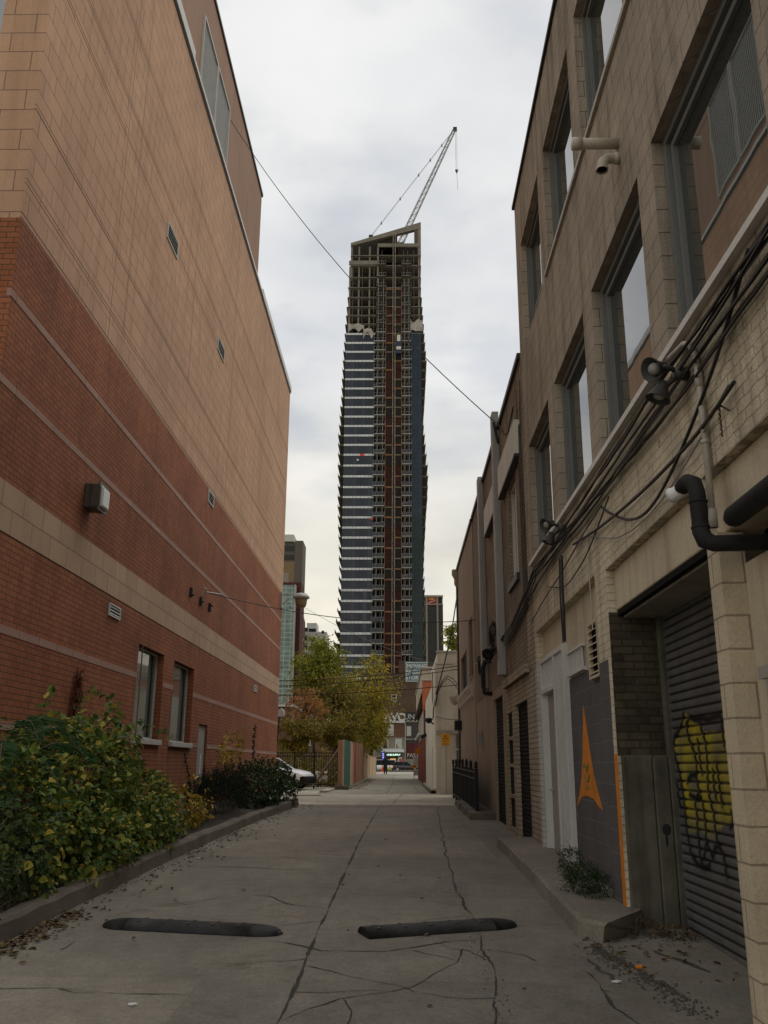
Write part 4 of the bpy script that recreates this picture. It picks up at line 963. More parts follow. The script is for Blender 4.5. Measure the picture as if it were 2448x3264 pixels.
MB().box(1.33,9,32.96,33.2,5.62,5.68).build('coping', M['trim'], WB)
mb = MB(); mb.box(1.31,3.0,32.95,33.0,2.68,2.81); mb.build('lintel', M['conduit'], WB)
mb = MB(); mb.box(1.39,1.40,35.0,36.4,3.95,5.15); mb.build('window', M['void'], WB)
mb = MB(); mb.box(1.38,1.40,35.9,36.5,.75,2.3); mb.build('door', M['door_grey'], WB)
mb = MB()
for xa, xb, za, zb in ((1.98,2.02,1.2,2.68),(2.46,2.5,1.2,2.68),(2.02,2.46,1.2,1.25),(2.02,2.46,2.12,2.18)): mb.box(xa,xb,33.06,33.12,za,zb)
fw_ = mb.build('window', M['white_frame'], WB); mb = MB(); mb.quad((1.98,33.1,1.2),(2.5,33.1,1.2),(2.5,33.1,2.68),(1.98,33.1,2.68)); mb.build('pane', M['pane'], fw_)
mb = MB(); mb.prism([(1.27,.55),(1.12,.60),(1.05,.68),(1.05,.72),(1.27,.72)],'y',33.0,45.9); mb.build('footing', M['kerb'], WB)
# speed hump sign on its post
SG = thing('hump_sign', 'yellow speed hump warning sign on a thin post before the cream corner', 'road sign', (1.615,32.6,.62))
MB().tube([(1.615,32.6,.6),(1.615,32.6,2.62)],.018,8).build('post', M['galv'], SG)
MB().box(1.465,1.762,32.56,32.575,2.275,2.668).build('sign_panel', M['yellow'], SG, bevel=.006)
sp_ = SG.children[1]
mb = MB(); y = 32.557
mb.prism([(1.613+r*cos(q), 2.577+r*sin(q)) for q, r in [(pi*i/8, .045) for i in range(9)]],'y',y,y+.002)
mb.prism([(1.605,2.58),(1.621,2.58),(1.621,2.545),(1.605,2.545)],'y',y-.0005,y+.0015)
for i in range(3):
    c = 1.613+(i-1)*.066; mb.prism([(c-.035,2.49),(c+.035,2.49),(c+.014,2.522),(c-.014,2.522)],'y',y,y+.002)
text_on(mb,'SPEED HUMPS',.036,(1.613,y,2.448),(1,0,0),(0,0,1)); text_on(mb,'20',.045,(1.613,y,2.398),(1,0,0),(0,0,1))
text_on(mb,'NEXT 100 m',.030,(1.613,y,2.345),(1,0,0),(0,0,1)); text_on(mb,'SLOW DOWN',.030,(1.613,y,2.305),(1,0,0),(0,0,1))
mb.build('sign_marks', M['signblack'], sp_)
# orange building
OB = thing('orange_building', 'narrow red boarded building with an orange gable beyond the cream building', 'building', (3,54,.65))
mb = MB(); wall_x(mb, 1.22, 46.01, 64, .5, 4.25); mb.quad((1.22,64,.5),(8,64,.5),(8,64,6.4),(1.22,64,6.4)); mb.build('boarded_wall', M['redwood'], OB)
mb = MB(); mb.quad((1.12,46.02,4.3),(8,46.02,4.3),(8,46.02,5.78),(1.12,46.02,5.78)); mb.build('orange_gable', M['orangewall'], OB)
mb = MB(); mb.quad((1.12,46.02,5.86),(8,46.02,5.86),(8,46.02,6.40),(1.12,46.02,6.40)); wall_x(mb,1.12,46.02,64,5.30,6.40); mb.build('upper_wall', M['pbeige'], OB)
mb = MB(); mb.box(1.08,8,45.96,46.3,5.78,5.858); mb.box(1.06,8,45.95,64,6.40,6.48); mb.build('trim', M['trim'], OB)
mb = MB(); mb.box(1.20,1.26,47.5,60,3.0,4.4); mb.build('pale_panel', M['trim'], OB)
mb = MB(); mb.hexa([(.95,46.5,4.62),(1.25,46.5,4.9),(1.25,64,4.9),(.95,64,4.62),(.95,46.5,4.72),(1.25,46.5,5.28),(1.25,64,5.28),(.95,64,4.72)]); mb.build('eave', M['bark'], OB)
for i, (y, lb) in enumerate(((48.5,'white globe lamp on the red boarded wall, nearest of four'),(51.0,'white globe lamp second nearest on the red boarded wall'),(53.5,'white globe lamp third along the red boarded wall'),(56.5,'white globe lamp farthest along the red boarded wall'))):
    t = thing('globe_lamp', lb, 'wall light', (1.2,y,3.0), 'globe lamps on the red boarded wall')
    MB().tube([(1.22,y,2.95),(1.05,y,2.98),(1.0,y,3.05)],.02,6).build('arm', M['black'], t)
    MB().ball((1.0,y,3.15),.11,8).build('globe', M['lamp_glass'], t, smooth=True)
for x, y, z, w_, h_, m, lb in ((1.06,56,2.45,.32,.34,'orange','small orange sign projecting from the red boarded wall'),(1.0,61,1.9,.34,.55,'paper','grey white sign board projecting beyond the orange sign'),(1.04,63,1.15,.28,.4,'paper','small white notice low at the far end of the red wall')):
    mb = MB(); mb.box(x-.15,x+.18,y,y+.03,z-h_/2,z+h_/2); solo('projecting_sign', mb, M[m], lb, 'sign', (1.2,y,z), bevel=.01)
mb = MB(); c = (.93,62.5,1.55)
mb.prism([(c[0]-.2,c[2]),(c[0],c[2]-.2),(c[0]+.2,c[2]),(c[0],c[2]+.2)],'y',62.5,62.52); ds = solo('diamond_sign', mb, M['yellow'], 'yellow diamond road sign at the far end of the red wall', 'road sign', c)
MB().box(c[0]-.11,c[0]+.11,62.495,62.4995,c[2]-.02,c[2]+.02).build('sign_mark', M['signblack'], ds)
MB().tube([(c[0],62.53,.7),(c[0],62.53,c[2]+.1)],.02,6).build('post', M['galv'], ds)
mb = MB(); mb.hexa([(1.0,44.2,2.85),(1.27,44.2,2.95),(1.27,45.2,2.95),(1.0,45.2,2.85),(1.0,44.2,3.0),(1.27,44.2,3.1),(1.27,45.2,3.1),(1.0,45.2,3.0)]); solo('wall_lantern', mb, M['black'], 'dark lantern on the cream wall near the red boards', 'wall light', (1.27,44.7,2.9))
mb = MB(); mb.lathe([(.02,-.1),(.1,-.06),(.16,.06),(.1,.1),(.02,.12)],(1.08,34.6,3.22),10); mb.tube([(1.27,34.6,3.1),(1.08,34.6,3.2)],.03); solo('weatherhead_lamp', mb, M['black'], 'black weatherhead lamp on the cream corner where cables meet', 'wall light', (1.27,34.6,3.2), smooth=True)

# ------------------------------------------------------------------ left: hoarding, fence, lamp post, low building
HD = thing('plywood_hoarding', 'long plywood hoarding with green and red painted sheets along the far lane', 'hoarding', (-2.35,60,.65))
specs = []; y = 37.0
seq = ['plypale','plygreen','plygreen','ply','plyred','ply','ply','ply','plypale','ply','ply']
def panel(x, ya, yb, zb, zt, m, lb=None):
    mb = MB(); mb.box(x-.03, x, ya, yb, zb, zt); return mb.build('panel', m, HD, label=lb)
mb = MB(); mb.box(-2.52,-2.29,36.96,37.0,.66,2.56); mb.build('panel', M['ply'], HD, label='narrow end sheet facing the camera')
mb = MB(); mb.box(-2.34,-2.285,36.93,36.96,.66,2.58); mb.build('post', M['plypale'], HD)
for ya, yb, m, lb in ((37.0,37.3,'plypale',None),(37.3,42.0,'plygreen','green painted sheets'),(42.0,44.4,'plypale',None),(44.4,45.4,'ply',None),(45.4,47.8,'plyred','red painted sheet'),(47.8,50.2,'ply',None),(50.2,52.6,'ply',None),(52.6,55.0,'ply',None),(55.0,57.5,'ply',None)):
    t = (ya-37)/20.5; panel(-2.29+random.uniform(-.008,.008), ya+.004, yb-.004, gz(ya)+.06, 2.58+.32*t+random.uniform(-.02,.02), M[m], lb)
for i in range(12):
    ya = 57.5+2.44*i; panel(-2.29+random.uniform(-.01,.01), ya+.004, ya+2.436, gz(ya)+.05, 2.42-.008*i+random.uniform(-.03,.03), M[['plypale','ply','plypale'][i%3]])
for i in range(6):
    y = 38.2+i*3.4
    mb = MB(); mb.tube([(-2.38,y,2.5),(-3.6,y,.75)],.05,4); mb.tube([(-2.36,y,.7),(-2.36,y,2.5)],.05,4); mb.build('brace', M['lumber'], HD)
mb = MB(); mb.box(-2.62,-2.40,36.75,37.05,.58,.82); mb.build('footing', M['kerb'], HD, bevel=.03)
mb = MB(); mb.box(-2.34,-2.05,36.8,37.1,.6,.80); solo('concrete_block', mb, M['stained_conc'], 'dark concrete lump at the foot of the green hoarding sheet', 'block', (-2.2,36.95,.6), bevel=.05)
IF = thing('iron_fence', 'black iron picket fence between the white car and the plywood hoarding', 'fence', (-4.2,38.5,.6))
mb = MB()
for z in (.78,1.92,2.05): mb.box(-8.5,-2.58,38.48,38.52,z,z+.035)
mb.build('rail', M['black'], IF)
for i in range(58):
    x = -8.4+5.8*i/57; mb = MB(); mb.box(x-.009,x+.009,38.49,38.51,.66,2.05); mb.build('picket', M['black'], IF)
for x in (-8.0,-6.2,-4.44,-3.6,-2.62): mb = MB(); mb.box(x-.035,x+.035,38.46,38.54,.58,2.12); mb.build('post', M['black'], IF)
mb = MB(); mb.box(-3.25,-3.05,38.45,38.46,1.03,1.14); mb.prism([(-3.27,1.10),(-3.2,1.18),(-3.16,1.08),(-3.1,1.2),(-3.03,1.10),(-3.1,1.0),(-3.2,1.0)],'y',38.44,38.45); solo('litter_bag', mb, M['paper'], 'scrap of white litter caught on the iron fence', 'litter', (-3.15,38.45,1.05))
LP = thing('lamp_post', 'thin lamp post with a flat white head beside the far brick corner', 'street lamp', (-4.95,36,.6))
MB().tube([(-4.95,36,.55),(-4.90,36,2.2),(-4.80,36,3.62)],[.05,.045,.035],8).build('pole', M['dkmetal'], LP)
mb = MB(); mb.prism([(-4.85,3.42),(-4.62,3.44),(-4.60,3.62),(-4.72,3.75),(-4.86,3.66)],'y',35.9,36.2); mb.build('lamp_head', M['lamp_glass'], LP, bevel=.02)
LW = thing('low_brick_building', 'low brown brick building behind the left trees', 'building', (-17,92,.7))
mb = MB(); mb.box(-24,-10.8,90,98,.5,7.2); mb.build('wall', M['housebrick'], LW)
mb = MB(); mb.box(-24.2,-10.6,89.8,98.2,7.2,7.4); mb.build('parapet', M['trim'], LW)

# ------------------------------------------------------------------ street end: storage building, houses, shops
ST = thing('storage_building', 'tall windowless dark brick building with a faded painted sign on its wall', 'building', (6,186,.6))
mb = MB()
for x0, x1, zt in ((-3.0,-.3,19.3),(-.3,.35,22.0),(.35,22,21.2)): mb.box(x0,x1,178,200,.4,zt)
mb.box(-12,-3.0,178.3,200,.4,17.0); mb.build('brick_wall', M['storage'], ST)
mb = MB(); mb.box(-1.75,-.8,177.9,178.02,13.85,15.15); wdw = mb.build('window', M['void'], ST)
mb = MB()
for xa, xb, za, zb in ((-1.8,-1.65,13.8,15.2),(-.9,-.75,13.8,15.2),(-1.65,-.9,13.8,13.92),(-1.65,-.9,15.05,15.2),(-1.65,-.9,14.45,14.55)): mb.box(xa,xb,177.84,177.9,za,zb)
mb.build('frame', M['white_frame'], wdw)
mb = MB(); mb.box(1.1,5.3,177.95,178.0,17.75,21.5); sgn = mb.build('painted_sign', M['signblue'], ST)
mb = MB()
for xa, xb, za, zb in ((1.05,1.17,17.7,21.55),(5.23,5.35,17.7,21.55),(1.17,5.23,17.7,17.82),(1.17,5.23,21.43,21.55)): mb.box(xa,xb,177.92,177.96,za,zb)
for i, t in enumerate(('MOVING','PACKING','STORAGE')):
    text_on(mb, t, 1.02, (3.25,177.93,20.68-i*1.12), (.98,0,0), (0,0,1), .022, 1.0)
mb.build('sign_lettering', M['letters'], sgn)
mb = MB(); mb.prism([(1.95,19.2),(2.2,19.5),(2.35,20.3),(2.7,20.6),(2.62,20.2),(2.4,19.9),(2.3,19.1),(2.05,18.95)],'y',177.905,177.93); mb.build('worn_patch', M['storage'], sgn)
TR = thing('brick_terrace', 'row of low brown brick shop houses across the street behind the trees', 'building', (-24,176,.6))
mb = MB(); mb.box(-48,-5.6,172.6,182,.4,9.0); mb.build('wall', M['housebrick'], TR)
mb = MB(); mb.box(-48.2,-5.5,172.3,182.2,9.0,9.4); mb.build('cornice', M['trim'], TR)
for i in range(9):
    x = -8-4.4*i; mb = MB(); mb.box(x-.6,x+.6,172.5,172.61,5.2,7.4); mb.build('window', M['pane'], TR); mb = MB(); mb.box(x-1.7,x+1.7,172.5,172.61,.7,3.4); mb.build('shopfront', M['housedark'], TR)
HA = thing('brick_house', 'brown brick shop house with a white cornice and a lit green shop sign', 'house', (-1.6,174,.6))
mb = MB(); mb.box(-5.2,.86,172.5,178,6.75,9.45); mb.build('brick_wall', M['housebrick'], HA)
mb = MB(); mb.box(-5.2,.86,172.52,178,.4,6.70); mb.build('grey_wall', M['housegrey'], HA)
mb = MB(); mb.box(-5.4,.9,172.2,178,9.45,9.85); mb.box(-5.2,.88,172.4,172.5,6.70,6.75); mb.build('cornice', M['trim'], HA)
mb = MB(); mb.box(.86,.98,172.3,178,.4,9.4); mb.build('downpipe', M['trim'], HA)
for x, z0, z1 in ((-.35,4.75,6.4),(-2.9,4.75,6.4),(-3.4,7.2,9.0),(-1.9,7.2,9.0)):
    mb = MB(); mb.box(x-.62,x+.62,172.42,172.5,z0-.15,z1+.15); f = mb.build('window', M['trim'], HA)
    mb = MB(); mb.box(x-.45,x+.45,172.40,172.425,z0,z1); mb.build('pane', M['pane'], f)
mb = MB(); mb.hexa([(-3.6,171.0,4.05),(.75,171.0,4.05),(.55,172.5,4.15),(-3.4,172.5,4.15),(-3.6,171.0,4.18),(.75,171.0,4.18),(.55,172.5,4.75),(-3.4,172.5,4.75)]); mb.build('awning', M['awning'], HA)
mb = MB(); mb.box(-2.75,.25,171.9,172.2,3.25,3.95); sg = mb.build('shop_sign', M['signgreen'], HA, bevel=.1)
mb = MB(); text_on(mb,'HUB SUPPLY',.46,(-1.25,171.88,3.6),(1,0,0),(0,0,1),.012); mb.build('sign_letters', M['signlit'], sg)
mb = MB(); mb.box(-4.4,.3,172.3,172.5,.6,3.2); sf = mb.build('shopfront', M['pane'], HA)
mb = MB(); mb.box(-1.9,-.9,172.25,172.29,2.35,2.95); mb.build('lit_window', M['amber'], sf)
mb = MB(); mb.box(-.2,.25,172.2,172.29,2.0,2.9); mb.build('red_poster', M['reddecal'], sf)
mb = MB(); mb.box(-3.45,-2.98,170.9,171.1,2.75,4.15); bs = solo('blade_sign', mb, M['bluelit'], 'narrow upright blue lit sign left of the green shop sign', 'sign', (-3.2,171,2.75))
mb = MB(); text_on(mb,'B',.36,(-3.21,170.89,3.75),(1,0,0),(0,0,1)); text_on(mb,'A',.36,(-3.21,170.89,3.42),(1,0,0),(0,0,1)); text_on(mb,'R',.36,(-3.21,170.89,3.08),(1,0,0),(0,0,1)); mb.build('sign_letters', M['whitelit'], bs)
HB = thing('dark_house', 'dark narrow shop house with a maroon shopfront and spray paint', 'house', (2.5,174,.6))
mb = MB(); mb.box(.98,6,172.4,178,.4,9.75); mb.build('wall', M['housedark'], HB)
mb = MB(); mb.box(.98,6,172.2,172.4,6.35,6.6); mb.box(.98,6,172.25,172.4,9.6,9.8); mb.build('cornice', M['housegrey'], HB)
mb = MB(); mb.box(1.1,5.5,172.3,172.4,2.9,5.7); mb.build('shopfront', M['marooned'], HB)
mb = MB(); mb.box(1.1,5.5,172.28,172.4,.6,2.88); mb.build('roller_shutter', M['housegrey'], HB)
for x in (1.6,4.0):
    mb = MB(); mb.box(x-.5,x+.5,172.3,172.4,7.0,8.9); f = mb.build('window', M['housegrey'], HB); mb = MB(); mb.box(x-.38,x+.38,172.28,172.31,7.1,8.8); mb.build('pane', M['pane'], f)
mb = MB(); text_on(mb,'PAST',1.0,(2.35,172.28,3.5),(1,0,0),(0,0,1)); mb.build('tag', M['graffiti_w'], HB)
# white rooftop graffiti on the wall above the houses
mb = MB(); text_on(mb,'AVO',2.05,(-1.0,177.9,10.75),(1,0,0),(0,0,1),.10); mb.build('grey_graffiti', M['graffiti_w'], ST)
mb = MB(); mb.prism([(.95,9.9),(1.0,11.2),(1.3,11.75),(4.6,11.75),(4.7,9.9)],'y',177.85,177.9); g = mb.build('black_graffiti', M['graffiti_k'], ST)
mb = MB(); text_on(mb,'UNITY',1.5,(2.8,177.84,10.85),(.95,0,0),(0,0,1))
for i in range(4): mb.tube([(1.1+.9*i+.9*q/8, 177.84, 9.95+.22*sin(pi*q/8)) for q in range(9)],.05,4)
mb.build('graffiti_lettering', M['graffiti_w'], g)

# ------------------------------------------------------------------ tower under construction
TY = 250.0
TW = thing('condo_tower', 'very tall unfinished condominium tower with bare floors at its top', 'tower', (-5,262,.6))
ZS = [3.8,6.9,10.0,13.1,16.2,19.2,22.3,25.4,28.55,31.67,34.77,37.89,41.07,44.08,47.18,50.31,53.42,56.51,59.62,62.71,65.87,68.88,71.99,75.09,78.2,81.29,84.66,88.05,91.46,94.6,97.62,100.67,103.73,106.83,109.9,112.97,116.06,119.14,122.18,125.29,128.33,131.39,134.65,137.7,140.67,144.0,147.44,151.05,155.3,158.98]
def interp(t, L):
    for (a, va), (b, vb) in zip(L, L[1:]):
        if t <= b: return va+(vb-va)*max(0,(t-a))/(b-a)
    return L[-1][1]
LE = [(0,-19.3),(33,-19.2),(45,-18.0),(56,-17.75),(75,-18.6),(97,-18.9),(110,-18.25),(122,-17.95),(135,-17.4),(150,-16.6),(160,-16.1)]
RE = [(0,7.3),(48,7.1),(58,6.8),(70,7.4),(80,8.1),(86,8.3),(93,7.7),(103,6.9),(109,7.4),(122,8.1),(136,7.2),(143,6.8),(147,6.5),(160,6.5)]
GL = -17.05
for i, z in enumerate(ZS):
    xl = interp(z, LE) if z < 144 else interp(z, LE)+.1; xr_ = interp(z, RE)
    jl = .35*((i*7) % 3)/2; jr = .3*((i*5) % 3)/2
    mb = MB()
    mb.hexa([(xl+jl,250.6,z-.32),(xr_-jr,250.6,z-.32),(xr_-jr,274,z-.32),(xl+jl,274,z-.32),(xl,250.3,z),(xr_,250.3,z),(xr_,274,z),(xl,274,z)])
    clad = z < 131.3
    if not clad: mb.box(GL+.3 if z < 150 else -15.95, 6.4, 249.9, 250.3, z-.22, z)
    mb.build('floor_slab', M['conc_side'] if clad else M['conc_slab'], TW)
    # railings at the serrated ends
    if z < 131:
        mb = MB(); mb.box(xl+.02,xl+.08,250.8,258,z,z+1.0); mb.box(xr_-.08,xr_-.02,250.8,258,z,z+1.0); mb.build('end_railing', M['conc_side'], TW)
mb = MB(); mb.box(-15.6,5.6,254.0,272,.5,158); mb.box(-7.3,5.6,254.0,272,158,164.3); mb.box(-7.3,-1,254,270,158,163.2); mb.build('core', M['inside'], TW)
mb = MB(); mb.box(GL,-8.0,250.0,250.6,.5,131.0); mb.build('curtain_wall', M['twglass'], TW)
for i, z in enumerate(ZS):
    if z < 131.6:
        mb = MB(); mb.box(GL,-8.0,249.88,249.998,z-.62,z+.0); mb.build('spandrel', M['whitepanel'], TW)
mb = MB(); mb.box(-12.2,-10.9,249.85,249.879,90.75,91.45); mb.box(-8.7,-8.1,249.85,249.879,70.9,71.6+.0); mb.build('red_panel', M['reddecal'], TW)
mb = MB(); mb.box(-13.1,-12.5,249.9,249.999,89.3,89.8); mb.build('window_sticker', M['paper'], TW)
mb = MB(); mb.box(3.1,6.45,250.0,250.6,72.0,132.5); mb.build('blue_curtain_wall', M['twblue'], TW); mb = MB(); mb.box(3.1,6.45,250.0,250.6,.5,71.99); mb.build('teal_curtain_wall', M['twteal'], TW)
# columns on the bare storeys
mb = MB()
for x in (-15.7,): mb.box(x-.3,x+.3,250.3,251.0,150,162.4)
for x in (-16.2,-13.3,-9.9,5.8):
    mb.box(x-.24,x+.24,250.35,251.0,131,(155 if x < -15 else 162.4))
for x in (-15.2,-12.2,-8.5,-7.4,-6.0,.9,2.2,4.2):
    mb.box(x-.05,x+.05,250.4,250.6,131 if x < -8 or x > 3 else 10,155 if x < -8 else 161)
mb.build('column', M['conc_slab'], TW)
# bay of brown panels with tan beams
for i, z in enumerate(ZS):
    zt = ZS[i+1] if i+1 < len(ZS) else 162
    if z > 146 or z < 6: continue
    for k, (xa, xb) in enumerate(((-4.5,-2.5),(-1.6,.25))):
        rnd = ((i*37+k*11) % 17)/17
        red = (40 < z < 147 and rnd < .62 and (k == 0 or rnd < .25)) or z < 40
        mb = MB(); mb.box(xa,xb,250.25,250.6,z,zt-.5); mb.build('bay_panel', M['bayred' if red else 'baydark'], TW)
        if (i*5+k) % 3 == 0 or z > 143 or z < 36:
            mb = MB(); mb.box(xa,xb,250.05,250.55,zt-.5-(.35 if z > 139 else 0),zt); mb.build('bay_beam', M['beam'], TW)
        else:
            mb = MB(); mb.box(xa,xb,250.2,250.55,zt-.42,zt-.05); mb.build('bay_beam', M['bayred' if red else 'conc_side'], TW)
mb = MB()
for xa in (-4.6,-2.45,-1.75,.28): mb.box(xa-.09,xa+.09,250.0,250.5,8,148)
mb.build('bay_mullion', M['lumber'], TW)
for i, z in enumerate(ZS):
    if z > 157 or z < 6: continue
    for k, (xa, xb) in enumerate(((-8.05-.25*((i//7) % 2),-4.75),(.4,3.2+.12*((i//5) % 2)))):
        if z > 131.3: xa = max(xa,-7.5)
        mb = MB(); mb.box(xa,xb,248.9,250.3,z-.2,z); b = mb.build('balcony', M['balc' if z < 132 else 'conc_slab'], TW)
        mb = MB(); t = .04
        tilt = .25*(((i*3+k) % 7) == 0)
        mb.box(xa,xb,248.92,249.0,z+1.0,z+1.07)
        for q in range(5):
            x = xa+(xb-xa)*q/4; mb.box(x-t,x+t,248.92,249.0,z,z+1.0)
        if tilt: mb.tube([(xa+.1,248.9,z+.4),(xb-.1,248.9,z+1.3)],.09,4)
        rl = mb.build('railing', M['rail'], b)
        if z < 92:
            mb = MB(); mb.box(xa+.05,xb-.05,248.95,248.965,z+.12,z+.95); mb.build('rail_glass', M['railglass'], b)
mb = MB()
for x in (-7.0,-5.4,1.3,2.6): mb.box(x-.1,x+.1,249.2,249.4,8,150)
mb.build('balcony_post', M['rail'], TW)
# material hoist mast: lattice
mb = MB()
for x in (-2.42,-1.68):
    for y in (248.2,248.9): mb.tube([(x,y,2),(x,y,166.5)],.085,4)
z = 2; kk = 0
while z < 165.5:
    mb.tube([(-2.42,248.2,z),(-1.68,248.2,z)],.055,3); a, b = ((-2.42,-1.68),(-1.68,-2.42))[kk % 2]; mb.tube([(a,248.2,z),(b,248.2,z+1.5)],.05,3); z += 1.5; kk += 1
mb.build('hoist_mast', M['mast'], TW)
HC = thing('hoist_car', 'blue and white construction hoist car high on the tower mast', 'hoist car', (-.6,248.6,123.5))
mb = MB(); mb.box(-1.4,.2,247.6,249.0,123.3,129.0); mb.build('cab', M['blue'], HC, bevel=.05)
mb = MB(); mb.box(-1.1,-.1,247.5,247.6,127.4,129.5); mb.box(-1.3,.1,247.5,247.6,124.6,125.6); mb.build('white_panel', M['letters'], HC)
# crown: slanted parapet beam
mb = MB(); mb.prism([(-16.05,162.35),(4.36,168.15),(6.52,168.75),(6.52,171.0),(-16.05,163.4)],'y',249.8,251.2); mb.build('slanted_beam', M['conc_slab'], TW)
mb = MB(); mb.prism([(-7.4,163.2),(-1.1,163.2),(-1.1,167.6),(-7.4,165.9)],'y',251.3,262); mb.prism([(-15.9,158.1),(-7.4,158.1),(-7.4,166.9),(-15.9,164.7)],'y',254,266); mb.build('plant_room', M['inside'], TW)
mb = MB(); mb.box(4.36,5.5,250.0,251.1,163.1,168.5); mb.build('inner_column', M['bark'], TW)
mb = MB(); mb.box(5.5,6.5,249.9,251.1,158.98,168.7); mb.build('corner_column', M['conc_slab'], TW)
mb = MB(); mb.box(-7.4,6.48,249.7,250.25,161.9,163.1); mb.box(-16.5,-7.55,249.7,250.25,155.45,156.9); mb.build('upstand', M['conc_slab'], TW)
mb = MB(); mb.box(-7.55,-7.0,249.9,250.5,149,162); mb.build('wing_wall', M['conc_slab'], TW)
def tarp(x0, x1, za, zb, lb, seed, ycl=249.6):
    mb = MB(); n, m_ = 16, 10
    for side in (0, .06):
        for j in range(m_+1):
            for i in range(n+1):
                u, v = i/n, j/m_
                top = zb-(zb-za)*.35*abs(noise.noise(Vector((u*1.7+seed,0,1))))*2.2; bot = za+(zb-za)*.45*abs(noise.noise(Vector((u*1.5+seed,5,1))))*2.0
                z = bot+(top-bot)*v; y = ycl-.3*abs(noise.noise(Vector((u*4,v*3,seed))))-.25*v*(1-v)+side
                mb.v.append((x0+(x1-x0)*u, y, z))
    N = (n+1)*(m_+1)
    for s in (0, N):
        for j in range(m_):
            for i in range(n): mb.f.append((s+j*(n+1)+i, s+j*(n+1)+i+1, s+(j+1)*(n+1)+i+1, s+(j+1)*(n+1)+i))
    solo('tarpaulin', mb, M['tarp'], lb, 'tarp', ((x0+x1)/2,ycl,za), smooth=True)
tarp(-16.4,-11.4,131.6,134.6,'grey tarp heaped over the top left edge of the tower glazing',1)
tarp(-11.6,-7.7,128.9,132.9,'pale torn tarp hanging down beside the left balconies of the tower',4,249.3)
tarp(3.0,6.9,131.7,136.0,'grey tarp draped over the top of the blue glazing on the right',9)
# luffing crane
CRN = thing('tower_crane', 'grey lattice luffing crane leaning right above the unfinished tower', 'crane', (0,258,150))
def lattice(mb, a, b, w0, w1, n, r, rr):
    a = Vector(a); b = Vector(b); t = (b-a).normalized(); s = t.cross(Vector((0,1,0))).normalized(); q = Vector((0,1,0))
    P = lambda i, k: a+(b-a)*(i/n)+(s*((-1,1,1,-1)[k])+q*((-1,-1,1,1)[k]))*.5*(w0+(w1-w0)*i/n)
    for k in range(4): mb.tube([P(0,k), P(n,k)], r, 4)
    for i in range(n):
        for k in range(4):
            k2 = (k+1) % 4; mb.tube([P(i,k),P(i+1,k2)] if i % 2 else [P(i,k2),P(i+1,k)], rr, 3); mb.tube([P(i,k),P(i,k2)], rr, 3)
mb = MB(); lattice(mb, (-.4,258,167.6), (18.4,258,212.8), 1.6, .9, 34, .13, .065); mb.build('jib', M['crane'], CRN)
mb = MB(); mb.box(18.1,19.4,257.6,258.4,212.6,214.0); mb.build('jib_head', M['dkmetal'], CRN)
mb = MB(); lattice(mb, (-.4,258.2,140), (-.4,258.2,166.8), 1.7, 1.7, 16, .11, .055); mb.build('mast', M['crane'], CRN)
mb = MB(); mb.box(-1.4,1.0,257,260,166.8,168.2); mb.build('slewing_deck', M['dkmetal'], CRN)
mb = MB(); mb.box(-10.6,-9.2,257.5,258.5,170.6,171.5); mb.tube([(-.4,258,168),(-9.9,258,171)],.18,4); mb.build('counter_jib', M['dkmetal'], CRN)
mb = MB(); mb.tube([(-9.9,257.7,171.2),(18.7,257.8,213.6)],.06,4); mb.tube([(-9.9,258.4,171.2),(18.7,258.2,213.6)],.06,4)
for t in (.12,.34,.56,.70,.84):
    p = Vector((-9.9,258,171.2)).lerp(Vector((18.7,258,213.6)), t); mb.box(p.x-.22,p.x+.22,257.6,258.5,p.z-.3,p.z+.3)
mb.build('pendant_line', M['crane'], CRN)
mb = MB(); mb.tube([(18.8,258,213),(18.85,258,196.8)],.05,4); mb.tube([(19.3,258,213),(19.2,258,196.8)],.05,4); mb.tube([(19.05,258,195.8),(19.3,258,189)],.055,4); mb.build('hoist_rope', M['crane'], CRN)
mb = MB(); mb.prism([(18.5,196.9),(19.6,196.9),(19.3,195.9),(19.05,195.5),(18.8,195.9)],'y',257.8,258.2); mb.build('hook_block', M['bark'], CRN)

# ------------------------------------------------------------------ distant buildings
BK = thing('bank_tower', 'dark office tower with a red square logo sign under its stone top', 'office tower', (13.3,350,.6))
mb = MB(); mb.box(6.9,16.45,340,358,.5,61.6); mb.build('dark_glazing', M['bankdark'], BK)
mb = MB()
for x in (10.1,14.3): mb.box(x-.32,x+.32,339.6,340.1,.5,61.7)
mb.box(6.7,16.5,339.6,357.9,61.7,62.15); mb.box(6.7,16.5,339.6,358,64.75,65.5)
for x in (10.1,14.3): mb.box(x-.32,x+.32,339.7,340.3,62.15,64.75)
mb.box(6.9,16.3,341.0,357,62.1,64.8); mb.build('stone_frame', M['bankpier'], BK)
mb = MB()
for i in range(10): x = 14.85+i*.17; mb.box(x-.04,x+.04,340.2,340.6,62.2,64.7)
for i in range(8): x = 8.4+i*.17; mb.box(x-.04,x+.04,340.2,340.6,62.2,64.7)
mb.build('top_louvre', M['bankdark'], BK)
mb = MB(); mb.box(10.55,13.95,339.9,340.4,62.2,64.72); lg = mb.build('logo_panel', M['bankred'], BK)
mb = MB(); text_on(mb,'CIBC',1.12,(12.2,339.88,64.08),(1.02,0,0),(0,0,1),.03); mb.build('logo_letters', M['gold'], lg)
mb = MB(); mb.prism([(10.9,62.5),(11.6,62.85),(12.5,63.15),(13.65,63.38),(13.65,63.18),(12.6,63.0),(11.6,62.62),(10.9,62.25)][::-1],'y',339.86,339.89)
mb.v = [(x,y,z+(.12 if z > 62.4 else .05)) for x,y,z in mb.v]; mb.build('logo_stroke', M['palepink'], lg)
MB().tube([(9.2,345,65),(9.2,345,74)],.07,4).build('antenna', M['crane'], BK)
